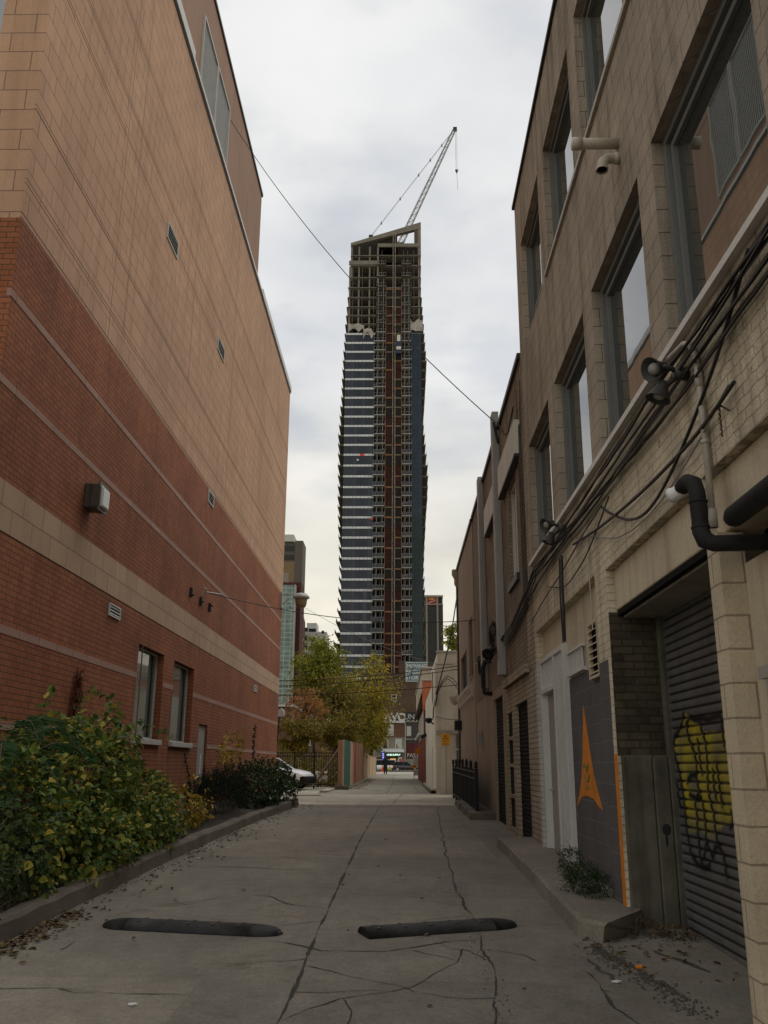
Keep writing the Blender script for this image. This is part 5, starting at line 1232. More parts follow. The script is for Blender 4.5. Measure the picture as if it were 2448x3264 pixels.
CG = thing('glass_condo', 'pale green glass condominium block with a maroon side behind the red brick corner', 'apartment building', (-38,288,.6))
mb = MB(); mb.box(-46,-34.0,280,283,.5,57.5); mb.build('glazed_front', M['condo_glass'], CG)
mb = MB(); mb.box(-46,-32.35,283.01,293,.5,59.0); mb.build('maroon_wall', M['condo_red'], CG)
mb = MB(); mb.box(-34.0,-33.75,279.6,283,.5,57.6); mb.build('corner_post', M['trim'], CG)
CT = thing('tan_condo', 'tan and grey apartment tower rising behind the pale green glass block', 'apartment tower', (-37,305,.6))
mb = MB(); mb.box(-50,-34.6-2.4,301,330,.5,70.0); mb.build('tan_wall', M['condo_tan'], CT)
mb = MB(); mb.box(-37.0,-34.2,301,311,.5,77.5); mb.box(-50,-37,303,330,70,77.5); mb.build('grey_wall', M['condo_grey'], CT)
mb = MB(); mb.box(-41,-37.6,302,320,77.5,80); mb.build('roof_plant', M['whiteapt'], CT)
for z in (71,74.2): mb = MB(); mb.box(-43,-37.3,302.9,303.02,z,z+1.9); mb.build('window', M['bankdark'], CT)
mb = MB(); mb.box(-43,-38.8,300.9,301.02,62.5,66.0); mb.build('window', M['bankpier'], CT)
CM = thing('maroon_block', 'narrow maroon apartment block between the glass condo and the white apartments', 'apartment building', (-37,335,.6))
mb = MB(); mb.prism([(-44,.5),(-37.3,.5),(-37.3,55.5),(-38.2,58.6),(-44,58.6)],'y',332,345); mb.build('wall', M['condo_red'], CM)
WA = thing('white_apartments', 'white apartment slab with stacked balconies behind the green tree', 'apartment building', (-35,356,.6))
mb = MB(); mb.box(-48,-33.4,352,366,.5,54.6); mb.box(-33.4,-29.6,354,366,.5,53.2); mb.box(-37.5,-33.6,353,362,54.6,56.6); mb.build('wall', M['whiteapt'], WA)
for i in range(15):
    z = 53.9-3.55*i
    mb = MB(); mb.box(-46,-37.0,350.6,352,z-2.35,z-1.15); mb.build('balcony', M['whiteapt'], WA)
    for xa, xb, y_, za, zb in ((-46,-37.0,351.94,-1.1,.6),(-36.6,-33.8,351.95,-1.0,.25),(-31.6,-30.6,353.95,-1.4,-.2)): mb = MB(); mb.box(xa,xb,y_,y_+.07,z+za,z+zb); mb.build('window', M['bankdark'], WA)
# ------------------------------------------------------------------ foliage
M['lf_vine'] = leafmat('vine_leaves', [(.0,(.046,.085,.02)),(.45,(.095,.155,.03)),(.76,(.19,.22,.04)),(.92,(.34,.29,.05)),(1.0,(.42,.30,.05))])
M['lf_dark'] = leafmat('dark_leaves', [(.0,(.022,.038,.018)),(.6,(.042,.065,.026)),(1.0,(.08,.10,.045))])
M['lf_frond'] = leafmat('frond_leaves', [(.0,(.035,.075,.028)),(1.0,(.065,.125,.042))])
M['lf_yew'] = leafmat('yew_needles', [(.0,(.008,.014,.008)),(.8,(.018,.027,.013)),(1.0,(.05,.05,.02))], trans=.1)
M['lf_ever'] = leafmat('evergreen_leaves', [(.0,(.016,.035,.012)),(.7,(.032,.062,.018)),(1.0,(.06,.095,.025))])
M['lf_yellow'] = leafmat('yellow_leaves', [(.0,(.16,.13,.02)),(.5,(.34,.24,.03)),(1.0,(.48,.31,.05))])
M['lf_mixed'] = leafmat('yellow_green_leaves', [(.0,(.09,.10,.015)),(.4,(.19,.16,.02)),(.75,(.33,.24,.03)),(1.0,(.26,.13,.03))])
M['lf_green_tree'] = leafmat('green_tree_leaves', [(.0,(.12,.155,.018)),(.5,(.22,.25,.026)),(.85,(.36,.33,.035)),(1.0,(.50,.38,.045))])
M['lf_gold_tree'] = leafmat('golden_tree_leaves', [(.0,(.19,.19,.02)),(.4,(.33,.29,.028)),(.8,(.50,.37,.04)),(1.0,(.58,.34,.045))])
M['lf_red_tree'] = leafmat('rusty_tree_leaves', [(.0,(.22,.16,.03)),(.3,(.36,.13,.05)),(.7,(.46,.20,.07)),(1.0,(.30,.24,.05))])
M['lf_olive_tree'] = leafmat('olive_tree_leaves', [(.0,(.14,.145,.03)),(.5,(.26,.235,.042)),(.85,(.38,.28,.05)),(1.0,(.42,.20,.05))])
M['lf_dead'] = leafmat('fallen_leaves', [(.0,(.05,.028,.014)),(.6,(.10,.055,.02)),(1.0,(.22,.13,.035))], trans=.05)
R = random.Random(11)
def rdir():
    while True:
        v = Vector((R.uniform(-1,1),R.uniform(-1,1),R.uniform(-1,1)))
        if .05 < v.length < 1: return v.normalized()
def leaf(mb, p, d, nr, L, W):
    d = d.normalized(); s = d.cross(nr)
    if s.length < 1e-4: s = d.cross(Vector((1,.3,.2)))
    s.normalize(); u = s.cross(d)
    n = len(mb.v)
    tip = p+d*L-u*(L*.18)
    for q in (p, p+d*L*.38+s*W*.5+u*W*.16, p+d*L*.72+s*W*.36+u*W*.06, tip, p+d*L*.72-s*W*.36+u*W*.06, p+d*L*.38-s*W*.5+u*W*.16): mb.v.append(tuple(q))
    mb.f.append((n,n+1,n+2,n+3)); mb.f.append((n,n+3,n+4,n+5))
def bush(blobs, n, L, W, seed, ground=None, gap=.0, xlim=None):
    mb = MB(); tot = sum(b[3]*b[4]*b[5] for b in blobs)
    for b in blobs:
        c = Vector(b[:3]); rx_, ry, rz = b[3:6]
        for _ in range(int(n*rx_*ry*rz/tot)):
            d = rdir()
            k = .5+.5*R.random()**.45
            k *= 1+.42*noise.noise(Vector((c.x+d.x*2.2+seed, c.y+d.y*2.2, c.z+d.z*2.2)))+.12*noise.noise(d*6+Vector((seed,0,0)))
            p = c+Vector((d.x*rx_, d.y*ry, d.z*rz))*k
            if gap and noise.noise(p*3.1+Vector((seed*3,0,0))) < -gap: continue
            if ground is not None and p.z < gz(p.y)+ground: continue
            if xlim and p.x < xlim: p.x = xlim+R.random()*.1
            out = (d*.8+rdir()*.75+Vector((0,0,-.25))); up_ = (d*.7+Vector((0,0,.9))+rdir()*.6)
            l = L*R.choice((.5,.65,.8,1,1,1.3))*R.uniform(.85,1.15); leaf(mb, p, out, up_, l, l*W*R.uniform(.8,1.15))
    return mb
def stems(base, tips, r, m, parent, name='stems'):
    mb = MB()
    for t in tips:
        a = Vector(base)+Vector((R.uniform(-.15,.15),R.uniform(-.2,.2),0)); b = Vector(t)
        mid = a.lerp(b,.5)+Vector((R.uniform(-.1,.1),R.uniform(-.1,.1),.12)); mb.tube([a,a.lerp(mid,.5)+Vector((0,0,.06)),mid,b],[r,r*.8,r*.6,r*.25],5)
    return mb.build(name, m, parent)
def plant(name, label, cat, loc, fol, fm, tips, r=.012, group=None):
    t = thing(name, label, cat, loc, group)
    fol.build('foliage', fm, t); stems(loc, tips, r, M['bark'], t)
    return t
def gl(x, y, h=.1): return (x, y, gz(y)+h)
VB = [(-3.95,10.5,1.20,.72,1.25,.95),(-3.9,11.6,1.45,.55,.9,.75),(-3.75,9.0,.95,.62,.9,.78),(-3.8,12.9,.95,.62,1.0,.68),(-3.7,13.9,.75,.48,.7,.45),(-3.55,10.6,.75,.52,1.5,.55),(-3.5,12.4,.7,.42,1.1,.45)]
fol = bush(VB, 19000, .080, .85, 2, .05, .22)
V = plant('vine_shrub', 'big sprawling shrub of green and yellowing vine leaves by the left kerb', 'shrub', gl(-3.9,10.8), fol, M['lf_vine'], [(-3.9,9.2,1.6),(-4,10.5,2.0),(-3.8,11.5,2.0),(-3.7,12.8,1.5),(-3.6,14.2,1.1),(-3.4,10.3,.9),(-3.35,12,.8),(-4.1,10,1.6)])
for pts, n in (([(-3.75,12.0,2.0),(-3.55,12.2,2.12),(-3.4,12.5,2.05),(-3.3,12.8,1.95)],16),([(-4.0,11.2,2.1),(-4.0,11.4,2.4),(-3.95,11.6,2.5),(-3.9,12.0,2.42),(-3.8,12.3,2.25)],20),([(-4.1,10.3,2.0),(-4.1,10.4,2.3),(-4.1,10.5,2.45)],12)):
    P = [Vector(p) for p in pts]; mb = MB(); mb.tube(P,.005,4)
    for i in range(n):
        t = i/(n-1)*(len(P)-1); k = min(int(t),len(P)-2); p = P[k].lerp(P[k+1],t-k)
        leaf(mb, p, rdir()+Vector((0,0,-.2)), Vector((0,0,1))+rdir()*.5, R.uniform(.07,.12), .07)
    mb.build('trailing_shoot', M['lf_vine'], V)
# ferny sumac
F = thing('sumac_shrub', 'dark ferny sumac with feathery fronds rising out of the left vine shrub', 'shrub', gl(-4.0,8.9))
mb = MB(); st = MB()
for a, b, sag in (((-4.0,9.2,1.55),(-4.15,8.0,2.15),.16),((-4.0,9.3,1.6),(-3.55,8.9,1.95),.2),((-4.0,9.3,1.55),(-3.35,9.6,1.85),.22),((-4.0,9.1,1.5),(-3.6,8.2,1.6),.2),((-4.0,9.4,1.6),(-3.9,10.4,2.05),.22),((-4.0,9.1,1.6),(-4.3,8.6,2.3),.12),((-3.9,9.2,1.4),(-3.3,9.0,1.45),.18),((-3.9,9.3,1.5),(-3.4,10.2,1.65),.2),((-4.0,9.0,1.5),(-4.0,7.6,1.8),.2)):
    a = Vector(a); b = Vector(b); ax = (b-a); L = ax.length; d = ax.normalized(); s = d.cross(Vector((0,0,1))).normalized(); prev = None
    pts = []
    n = 30
    for i in range(n+1):
        t = i/n; p = a.lerp(b,t)+Vector((0,0,sag*sin(pi*t)*1.2-sag*t*t*.9)); pts.append(p)
        if i > 4:
            ln = L*.19*sin(pi*(.12+.86*t))**.6+.015
            for sg in (-1,1): leaf(mb, p, s*sg+d*.55+Vector((0,0,-.3))+rdir()*.25, Vector((0,0,1))+rdir()*.35, ln, .022)
    st.tube(pts,.006,4)
st.tube([gl(-4.0,9.0),(-4.02,9.1,.9),(-4.0,9.2,1.55)],[.025,.02,.012],6)
mb.build('foliage', M['lf_frond'], F); st.build('stems', M['bark'], F)
fol = bush([(-3.75,7.3,.75,.62,1.0,.72),(-3.7,8.4,.85,.55,.8,.6),(-3.9,6.4,.6,.55,.9,.55)], 6500, .060, .45, 5, .03, .32)
plant('dark_shrub', 'dark fine leaved shrub at the left edge nearest the camera', 'shrub', gl(-3.8,7.5), fol, M['lf_dark'], [(-3.6,7,1.2),(-3.8,7.8,1.4),(-3.5,8.4,1.2),(-4,6.6,1),(-3.4,7.4,.8)])
mb = MB()
for i in range(260):
    a = gl(R.uniform(-3.9,-3.35), R.uniform(7.3,9.0), .1); d = Vector((R.uniform(-.3,.5),R.uniform(-.5,.5),R.uniform(.1,.6))); L_ = R.uniform(.15,.45)
    a = Vector(a); mb.tube([a, a+d*L_*.5+Vector((0,0,.03)), a+d*L_], [.003,.0025,.001], 3)
solo('dry_stalks', mb, plain('dry_stalk_brown', (.11,.07,.04), .9), 'tangle of dry brown stalks under the left shrubs', 'stalks', gl(-3.6,8.2))
# yellow bush, yew, evergreen, sapling
fol = bush([(-3.7,15.7,.78,.42,.75,.38),(-3.75,16.7,.95,.35,.6,.42)], 900, .10, .62, 8, .05, .1)
plant('yellow_shrub', 'low shrub of yellow leaves between the vine shrub and the dark yew', 'shrub', gl(-3.7,16.1), fol, M['lf_yellow'], [(-3.7,15.5,1.1),(-3.6,16.2,1.2),(-3.8,16.7,1.3),(-3.5,15.8,.8)], .006)
def yew(blobs, n, seed, L):
    mb = MB()
    tot = sum(b[3]*b[4]*b[5] for b in blobs)
    for b in blobs:
        for _ in range(int(n*b[3]*b[4]*b[5]/tot)):
            d = rdir(); d.z = abs(d.z)*.9-.2
            k = .45+.55*R.random()**.5; k *= 1+.3*noise.noise(d*3+Vector((seed,0,0)))
            p = Vector(b[:3])+Vector((d.x*b[3],d.y*b[4],d.z*b[5]))*k
            ax = (d*.6+Vector((0,0,.8))+rdir()*.35).normalized()
            for i in range(7):
                q = p+ax*(L*.16*i); leaf(mb, q, ax*.7+rdir()*.9, Vector((0,0,1)), L*.34, L*.07)
    return mb
fol = yew([(-3.6,18.2,.85,.5,1.5,.62),(-3.7,19.8,1.05,.42,.8,.6)], 1500, 3, .16)
plant('yew_shrub', 'blackish green spiky yew under the grey door of the brick building', 'shrub', gl(-3.65,18.8), fol, M['lf_yew'], [(-3.6,17.3,1.1),(-3.5,18.5,1.2),(-3.6,20,1.4)], .012)
mb = MB()
for pts in ([(-3.85,17.1,.9),(-3.88,16.9,1.35),(-3.95,16.7,1.75)],[(-3.8,17.5,.9),(-3.75,17.6,1.5)]):
    for i in range(26):
        t = i/25; p = Vector(pts[0]).lerp(Vector(pts[-1]),t)
        for _ in range(4): leaf(mb, p, rdir()+Vector((0,0,.9)), Vector((0,0,1)), .09*(1.1-t*.6), .02)
    mb.tube(pts,.006,4)
solo('yew_spire', mb, M['lf_yew'], 'thin dark yew spire standing before the foot of the grey door', 'shrub', gl(-3.85,17.2))
fol = bush([(-3.3,21.6,1.10,.62,1.35,.62),(-3.05,22.9,1.0,.55,.7,.55)], 5200, .085, .6, 12, .03, .34)
plant('evergreen_shrub', 'rounded dark green shrub at the end of the bed beside the white car', 'shrub', gl(-3.2,22), fol, M['lf_ever'], [(-3.3,21,1.4),(-3.1,22.6,1.4),(-2.8,22.8,1.1),(-3.4,22.2,1.5)], .012)
mb = bush([(-4.1,22.3,1.95,.22,.9,.35),(-4.15,21.6,1.75,.2,.5,.3),(-4.1,23.4,2.25,.15,.4,.2)], 190, .12, .55, 15)
plant('yellow_sapling', 'spindly sapling with sparse yellow leaves rising above the dark yew', 'sapling', gl(-4.1,22.2), mb, M['lf_yellow'], [(-4.1,22.4,2.2),(-4.15,21.6,1.95),(-4.1,23.4,2.5),(-4.1,22.9,2.1)], .008)
mb = MB(); mb.tube([gl(-4.0,24.8),(-4.0,24.9,1.8),(-3.98,25.0,2.6)],[.012,.009,.005],5)
for i in range(60):
    t = R.uniform(.55,1); p = Vector((-4.0,24.9,.6+2.0*t)); leaf(mb, p, rdir(), rdir(), .07 if t < .9 else .10, .05)
solo('seed_stalk', mb, M['bark'], 'single dark seed stalk standing up behind the evergreen shrub', 'stalk', gl(-4.0,24.8))
# creeper on the brick wall
mb = MB()
for i in range(230):
    t = R.random(); p = Vector((LX+R.uniform(.02,.10), 12.6+R.gauss(0,.05+.04*(1-t)), 1.9+.95*t+R.gauss(0,.03)))
    leaf(mb, p, Vector((.4,0,-1))+rdir()*.7, Vector((1,0,.2))+rdir()*.4, .07, .045)
mb.tube([(LX+.02,12.6,.7),(LX+.03,12.58,1.6),(LX+.02,12.62,2.85)],[.02,.015,.006],5)
solo('climbing_creeper', mb, leafmat('creeper_leaves', [(0,(.12,.04,.02)),(.7,(.19,.065,.03)),(1,(.15,.08,.03))]), 'narrow rust red creeper climbing the brick above the vine shrub', 'creeper', (LX,12.6,.7))

# trees behind the hoarding
def tree(name, label, base, crown, rad, fm, nclump, per, L, W, tr, seed, group='trees behind the hoarding', droop=.3, cl=.30, flat=.7):
    rr = random.Random(seed)
    t = thing(name, label, 'tree', base, group)
    tk = MB(); cr = MB(); B = Vector(base); C = Vector(crown)
    fork = B.lerp(C,.45)+Vector((rr.uniform(-.2,.2),rr.uniform(-.2,.2),0))
    top = C+Vector((rr.uniform(-.2,.2),0,rad[2]*.7))
    tk.tube([B,B.lerp(fork,.5)+Vector((rr.uniform(-.12,.12),0,0)),fork,fork.lerp(top,.5)+Vector((rr.uniform(-.2,.2),0,0)),top],[tr,tr*.85,tr*.7,tr*.4,tr*.08],8)
    for i in range(nclump):
        while True:
            d = Vector((rr.uniform(-1,1),rr.uniform(-1,1),rr.uniform(-1,1)))
            if .3 < d.length < 1: break
        d = d*(.72+.28*d.length)
        # ragged outline: crown radius changes with direction
        k = 1+.35*noise.noise(d.normalized()*1.7+Vector((seed,0,0)))
        c = C+Vector((d.x*rad[0],d.y*rad[1],d.z*rad[2]))*k
        s = fork.lerp(top, max(0,min(1,.15+.6*(c.z-fork.z)/max(.1,top.z-fork.z)))); m_ = s.lerp(c,.55)+Vector((0,0,.25*rad[2]*.3))
        tk.tube([s,m_,c],[tr*.28,tr*.16,tr*.05],4)
        cs = cl*rr.uniform(.6,1.35)*max(rad)*.8
        n = int(per*rr.uniform(.5,1.4))
        for _ in range(n):
            o = Vector((rr.gauss(0,1),rr.gauss(0,1),rr.gauss(0,flat)))*cs*.55
            p = c+o
            dd = o.normalized()*.7+Vector((rr.uniform(-1,1),rr.uniform(-1,1),rr.uniform(-1,.4)))*.8+Vector((0,0,-droop))
            l = L*rr.uniform(.6,1.3); leaf(cr, p, dd, Vector((rr.uniform(-.6,.6),rr.uniform(-.6,.6),1)), l, l*W)
        if rr.random() < .7:
            for _ in range(2):
                e = c+Vector((rr.gauss(0,1),rr.gauss(0,1),rr.gauss(0,.6)))*cs*.7; tk.tube([c,e],[tr*.05,tr*.02],3)
    tk.build('trunk', M['bark'], t); cr.build('crown', fm, t)
    return t
tree('leafy_tree','tall green tree with the highest crown, left of the tower foot',(-4.9,52,.6),(-4.75,52,6.75),(1.35,1.4,2.5),M['lf_green_tree'],80,95,.20,.45,.13,21)
tree('leafy_tree','wide golden green tree leaning over the hoarding towards the lane',(-3.6,58,.6),(-2.35,58,5.3),(1.95,2.0,2.75),M['lf_gold_tree'],110,58,.21,.40,.15,22,cl=.26)
tree('rusty_tree','rust red leaved tree next to the brick corner and glass condo',(-5.3,45,.6),(-4.75,45,4.5),(1.15,1.3,1.15),M['lf_red_tree'],36,20,.19,.42,.10,23,cl=.28)
tree('leafy_tree','olive leaved tree in the middle of the group behind the hoarding',(-3.9,50,.6),(-3.55,50,4.6),(1.6,1.6,2.1),M['lf_olive_tree'],85,50,.19,.40,.12,24,cl=.28)
tree('small_tree','low yellow leaved tree just behind the hoarding end',(-3.3,44,.6),(-3.15,44,3.1),(.85,1.0,.75),M['lf_mixed'],46,75,.15,.45,.07,25,cl=.30)
tree('small_tree','low yellow green tree over the iron fence beside the lamp post',(-4.9,42.5,.6),(-4.8,42.5,2.9),(.95,1.0,.85),M['lf_mixed'],46,85,.16,.40,.06,26,cl=.30)
tree('leafy_tree','dark green low tree hanging over the far hoarding sheets',(-2.9,64,.6),(-2.0,64,3.9),(1.05,1.4,1.4),M['lf_green_tree'],40,70,.20,.42,.10,27,cl=.3)
tree('bare_tree','thin half bare tree with brownish leaves behind the golden tree',(-4.2,66,.6),(-3.0,66,5.0),(2.2,2.0,2.6),M['lf_olive_tree'],60,34,.20,.40,.12,28,cl=.28)
tree('corner_tree','green tree showing above the cream roof beside the stucco building',(4.4,60,.6),(4.3,60,9.9),(1.25,1.2,1.25),M['lf_green_tree'],40,55,.24,.45,.14,31,None,cl=.3)
fol = bush([(-5.4,41.5,1.3,1.4,1.2,1.0),(-3.6,42,1.2,1.1,1.2,.95)], 6500, .13, .5, 41, 0, .25)
plant('undergrowth', 'tangle of olive undergrowth behind the iron fence', 'undergrowth', gl(-4.2,41.5,0), fol, M['lf_olive_tree'], [(-4.6,41.3,1.6),(-3.5,42,1.4),(-4.9,41.7,1.4)], .01)
# weeds on the raised slab
fol = bush([(1.80,9.5,.48,.19,.42,.17),(1.86,9.15,.45,.14,.30,.16),(1.85,10.3,.56,.12,.3,.16)], 4200, .032, .28, 51, .12, .2)
plant('weed_clump', 'low green weeds growing on the raised slab below the orange mural', 'weeds', (1.85,9.6,gz(9.6)+.16), fol, M['lf_ever'], [(1.7,9.4,.55),(1.75,9.9,.6),(1.8,10.3,.8),(1.65,9.7,.5)], .004)
fol = bush([(2.08,8.15,.22,.14,.24,.09),(2.3,8.1,.2,.2,.2,.07),(2.0,8.4,.28,.06,.1,.1)], 700, .04, .35, 53, .0, .1)
plant('dry_weeds', 'brownish dry weeds at the foot of the stained garage jamb', 'weeds', (2.1,8.2,gz(8.2)), fol, M['lf_dead'], [(2.0,8.1,.3),(2.2,8.15,.28)], .004)
# fallen leaves
mb = MB()
def scatter(n, fx, fy, dz=.008):
    for _ in range(n):
        y = fy(); x = fx(y); p = Vector((x,y,gz(y)+dz+.012*R.random())); d = Vector((R.uniform(-1,1),R.uniform(-1,1),R.uniform(-.1,.15)))
        l = R.uniform(.03,.07); leaf(mb, p, d, Vector((R.uniform(-.3,.3),R.uniform(-.3,.3),1)), l, l*.6)
scatter(420, lambda y: kx(y)+.03+abs(R.gauss(0,.12)), lambda: R.uniform(6.2,8.9)); scatter(260, lambda y: kx(y)+.03+abs(R.gauss(0,.22)), lambda: R.uniform(9,24))
scatter(900, lambda y: -2.22+abs(R.gauss(0,.35)), lambda: R.uniform(37.2,62), .02); scatter(40, lambda y: R.uniform(-3,1.4), lambda: R.uniform(5,24))
scatter(45, lambda y: R.uniform(1.5,2.4), lambda: R.uniform(6.5,8.3)); scatter(200, lambda y: R.uniform(-5.5,-2.5), lambda: R.uniform(37.6,38.6),.01)
struct('fallen_leaves', mb, M['lf_dead'], 'stuff')
mb = MB(); mb.box(1.68,1.73,6.98,7.015,gz(7),gz(7)+.025); solo('brick_scrap', mb, M['orange'], 'small orange brick fragment lying before the roller door', 'debris', (1.7,7,gz(7)), bevel=.01)
for i, (x, y, s) in enumerate(((-2.75,12.9,.04),(-2.6,14.2,.035),(-1.62,5.95,.03),(1.45,6.6,.035))):
    mb = MB(); mb.prism([(x-s,y),(x,y-s*.6),(x+s,y),(x+s*.3,y+s*.7)],'z',gz(y)+.006,gz(y)+.015)
    solo('litter_scrap', mb, M['paper'], ['white paper scrap by the left kerb, nearer of two','white paper scrap by the left kerb, farther of two','pale paper scrap on the near concrete left of the middle joint','tiny white scrap beside the crack near the roller door'][i], 'litter', (x,y,gz(y)))

# ------------------------------------------------------------------ rubber speed bumps
def bump_strip(label, a, b, square_end):
    a = Vector((a[0],a[1],gz(a[1]))); b = Vector((b[0],b[1],gz(b[1]))); L = (b-a).length; d = (b-a).normalized()
    t = thing('speed_bump', label, 'speed bump', tuple((a+b)/2), 'rubber speed bumps')
    s = Vector((-d.y,d.x,0)); up_ = d.cross(s)
    def section(q, k):
        # cross-section points across the strip at distance q with size factor k
        return [a+d*q+s*(w_*k)+up_*(1.25*h*(k**.7)) for w_, h in ((-.15,0),(-.145,.018),(-.11,.040),(-.06,.052),(0,.055),(.06,.052),(.11,.040),(.145,.018),(.15,0))]
    def loft(qs):
        mb = MB(); n = 9
        for q, k in qs: mb.v += [tuple(p) for p in section(q,k)]
        for i in range(len(qs)-1):
            for j in range(n-1): mb.f.append((i*n+j, i*n+j+1, (i+1)*n+j+1, (i+1)*n+j))
        mb.f.append(tuple(range(n))); mb.f.append(tuple((len(qs)-1)*n+j for j in range(n-1,-1,-1)))
        return mb
    e = .26
    lo = 0 if 'lo' in square_end else e; hi = L if 'hi' in square_end else L-e
    mid = loft([(lo+.003,1)]+[(lo+(hi-lo)*i/4,1) for i in range(1,4)]+[(hi-.003,1)]).build('bump_body', M['rubber'], t, smooth=True)
    for i in range(5):
        q = lo+(hi-lo)*(i+.5)/5
        for w_ in (-.07,.07): mb = MB(); mb.lathe([(.016,0),(.016,.008),(.002,.009)], tuple(a+d*q+s*w_+Vector((0,0,.0605))), 8); mb.build('bolt', M['bronze'], t)
    prof = [(0,1.0),(.08,.96),(.14,.85),(.19,.68),(.23,.45),(.255,.16)]
    if 'lo' not in square_end: loft([(e-q,k) for q, k in prof][::-1]).build('end_cap', M['rubber'], t, smooth=True)
    if 'hi' not in square_end: loft([(L-e+q,k) for q, k in prof]).build('end_cap', M['rubber'], t, smooth=True)
bump_strip('black rubber speed bump with two rounded ends on the left half of the alley', (-2.58,8.34), (-.98,8.04), '')
bump_strip('black rubber speed bump with one blunt end on the right half of the alley', (-.31,8.02), (1.02,8.52), 'lo')

# ------------------------------------------------------------------ vehicles
def car(name, label, cat, loc, rz, paint, k=1.0, suv=False, van=False, tail=None, dark_bumper=False, decal=False):
    t = thing(name, label, cat, loc)
    Mx = Matrix.Translation(Vector(loc)) @ Matrix.Rotation(rz,4,'Z') @ Matrix.Scale(k,4)
    if van: S = [(-2.6,.45,1.0,.86),(-2.55,.35,1.15,.95),(-1.5,.3,1.18,.97),(0,.3,1.18,.97),(1.2,.3,1.18,.97),(1.7,.3,1.15,.95),(2.35,.35,1.0,.90),(2.5,.45,.85,.78)]; roof = (-2.5,1.0,1.75,2.15,1.12)
    elif suv: S = [(-2.3,.5,.95,.78),(-2.25,.38,1.1,.88),(-1.4,.33,1.1,.92),(0,.33,1.06,.93),(.9,.33,1.04,.93),(1.5,.33,1.0,.91),(2.1,.36,.88,.85),(2.32,.45,.72,.72)]; roof = (-1.95,.25,1.15,1.68,1.0)
    else: S = [(-2.05,.4,.85,.72),(-2.0,.28,.98,.82),(-1.2,.22,.97,.87),(0,.22,.94,.88),(.85,.22,.92,.88),(1.3,.24,.88,.86),(1.75,.26,.80,.81),(1.98,.3,.70,.72),(2.06,.36,.60,.60)]; roof = (-1.75,.10,1.12,1.46,.90)
    mb = MB(); n = 0
    for x, zl, zt, w_ in S:
        half = [(w_*.85,zl),(w_,zl+.12),(w_*1.01,zl+(zt-zl)*.55),(w_*.96,zt-.07),(w_*.86,zt-.01),(w_*.45,zt+.03)]
        ring = [(-a,b) for a,b in half[::-1]]; ring = [(a,b) for a,b in half]+ring; n = len(ring)
        mb.v += [(x,a,b) for a,b in ring]
    for i in range(len(S)-1):
        for j in range(n): mb.f.append((i*n+j, i*n+(j+1)%n, (i+1)*n+(j+1)%n, (i+1)*n+j))
    mb.f.append(tuple(range(n))); mb.f.append(tuple((len(S)-1)*n+j for j in range(n)))
    body = mb.xform(Mx).build('body', paint, t, smooth=True, bevel=0)
    xr0, xr1, xw, zr, zb = roof; w_ = S[2][3]
    wt = w_*.80; wb = w_*.93; xb = S[0][0]+.12
    P = {'fl':(xw,-wb,zb-.12),'fr':(xw,wb,zb-.12),'bl':(xb,-wb,zb-.05),'br':(xb,wb,zb-.05),'FL':(xr1,-wt,zr-.05),'FR':(xr1,wt,zr-.05),'BL':(xr0,-wt,zr-.07),'BR':(xr0,wt,zr-.07)}
    mb = MB(); mb.quad(P['fl'],P['fr'],P['FR'],P['FL']); mb.quad(P['bl'],P['br'],P['BR'],P['BL']); mb.quad(P['fl'],P['FL'],P['BL'],P['bl']); mb.quad(P['fr'],P['FR'],P['BR'],P['br'])
    mb.xform(Mx).build('windows', M['carglass'], t)
    mb = MB(); mb.prism([(xr0-.06,zr-.09),(xr1+.06,zr-.07),(xr1-.15,zr),(xr0+.2,zr+.01)],'y',-wt*.97,wt*.97); mb.xform(Mx).build('roof', paint, t, bevel=.02)
    mb = MB()
    for a, b in (('fl','FL'),('fr','FR'),('bl','BL'),('br','BR')): mb.tube([P[a],P[b]],.045,6)
    for s in (-1,1):
        for x in (-.35,): mb.tube([(x,s*wb*1.0,zb-.08),(x-.05,s*wt*1.0,zr-.06)],.04,6)
    mb.xform(Mx).build('pillars', paint, t)
    wr = .33 if not suv else .37
    for x in (S[0][0]+.85, S[-1][0]-.78):
        for s in (-1,1):
            rot = Matrix.Rotation(pi/2,3,'X'); c = (x,s*(w_-.06),wr)
            mb = MB(); mb.lathe([(.2,-.10),(wr*.93,-.11),(wr,-.08),(wr,.08),(wr*.93,.11),(.2,.10)],c,20,rot); wh = mb.xform(Mx).build('wheel', M['tyre'], t, smooth=True)
            mb = MB(); mb.lathe([(.02,-.115),(wr*.62,-.112),(wr*.64,.112),(.02,.115)],c,14,rot); mb.xform(Mx).build('rim', M['rim'], wh)
    for s in (-1,1):
        x = S[-2][0]; zt = S[-2][2]
        mb = MB(); mb.hexa([(x-.42,s*w_*.90,zt-.06),(x+.04,s*w_*.72,zt-.16),(x+.05,s*w_*.55,zt-.14),(x-.2,s*w_*.72,zt+.0),(x-.40,s*w_*.93,zt+.02),(x+.0,s*w_*.76,zt-.05),(x+.0,s*w_*.58,zt-.03),(x-.2,s*w_*.74,zt+.05)]); mb.xform(Mx).build('headlight', M['headlight'], t)
        mb = MB(); mb.box(S[0][0]-.02,S[0][0]+.10,s*w_*.62,s*w_*.90,S[1][2]-.32,S[1][2]-.05); mb.xform(Mx).build('tail_light', tail or M['reddecal'], t)
        mb = MB(); mb.ball((xw-.15,s*(w_+.10),zb-.02),.10,7,.7,1.0,.65); mb.xform(Mx).build('wing_mirror', paint if not dark_bumper else M['plastic'], t, smooth=True)
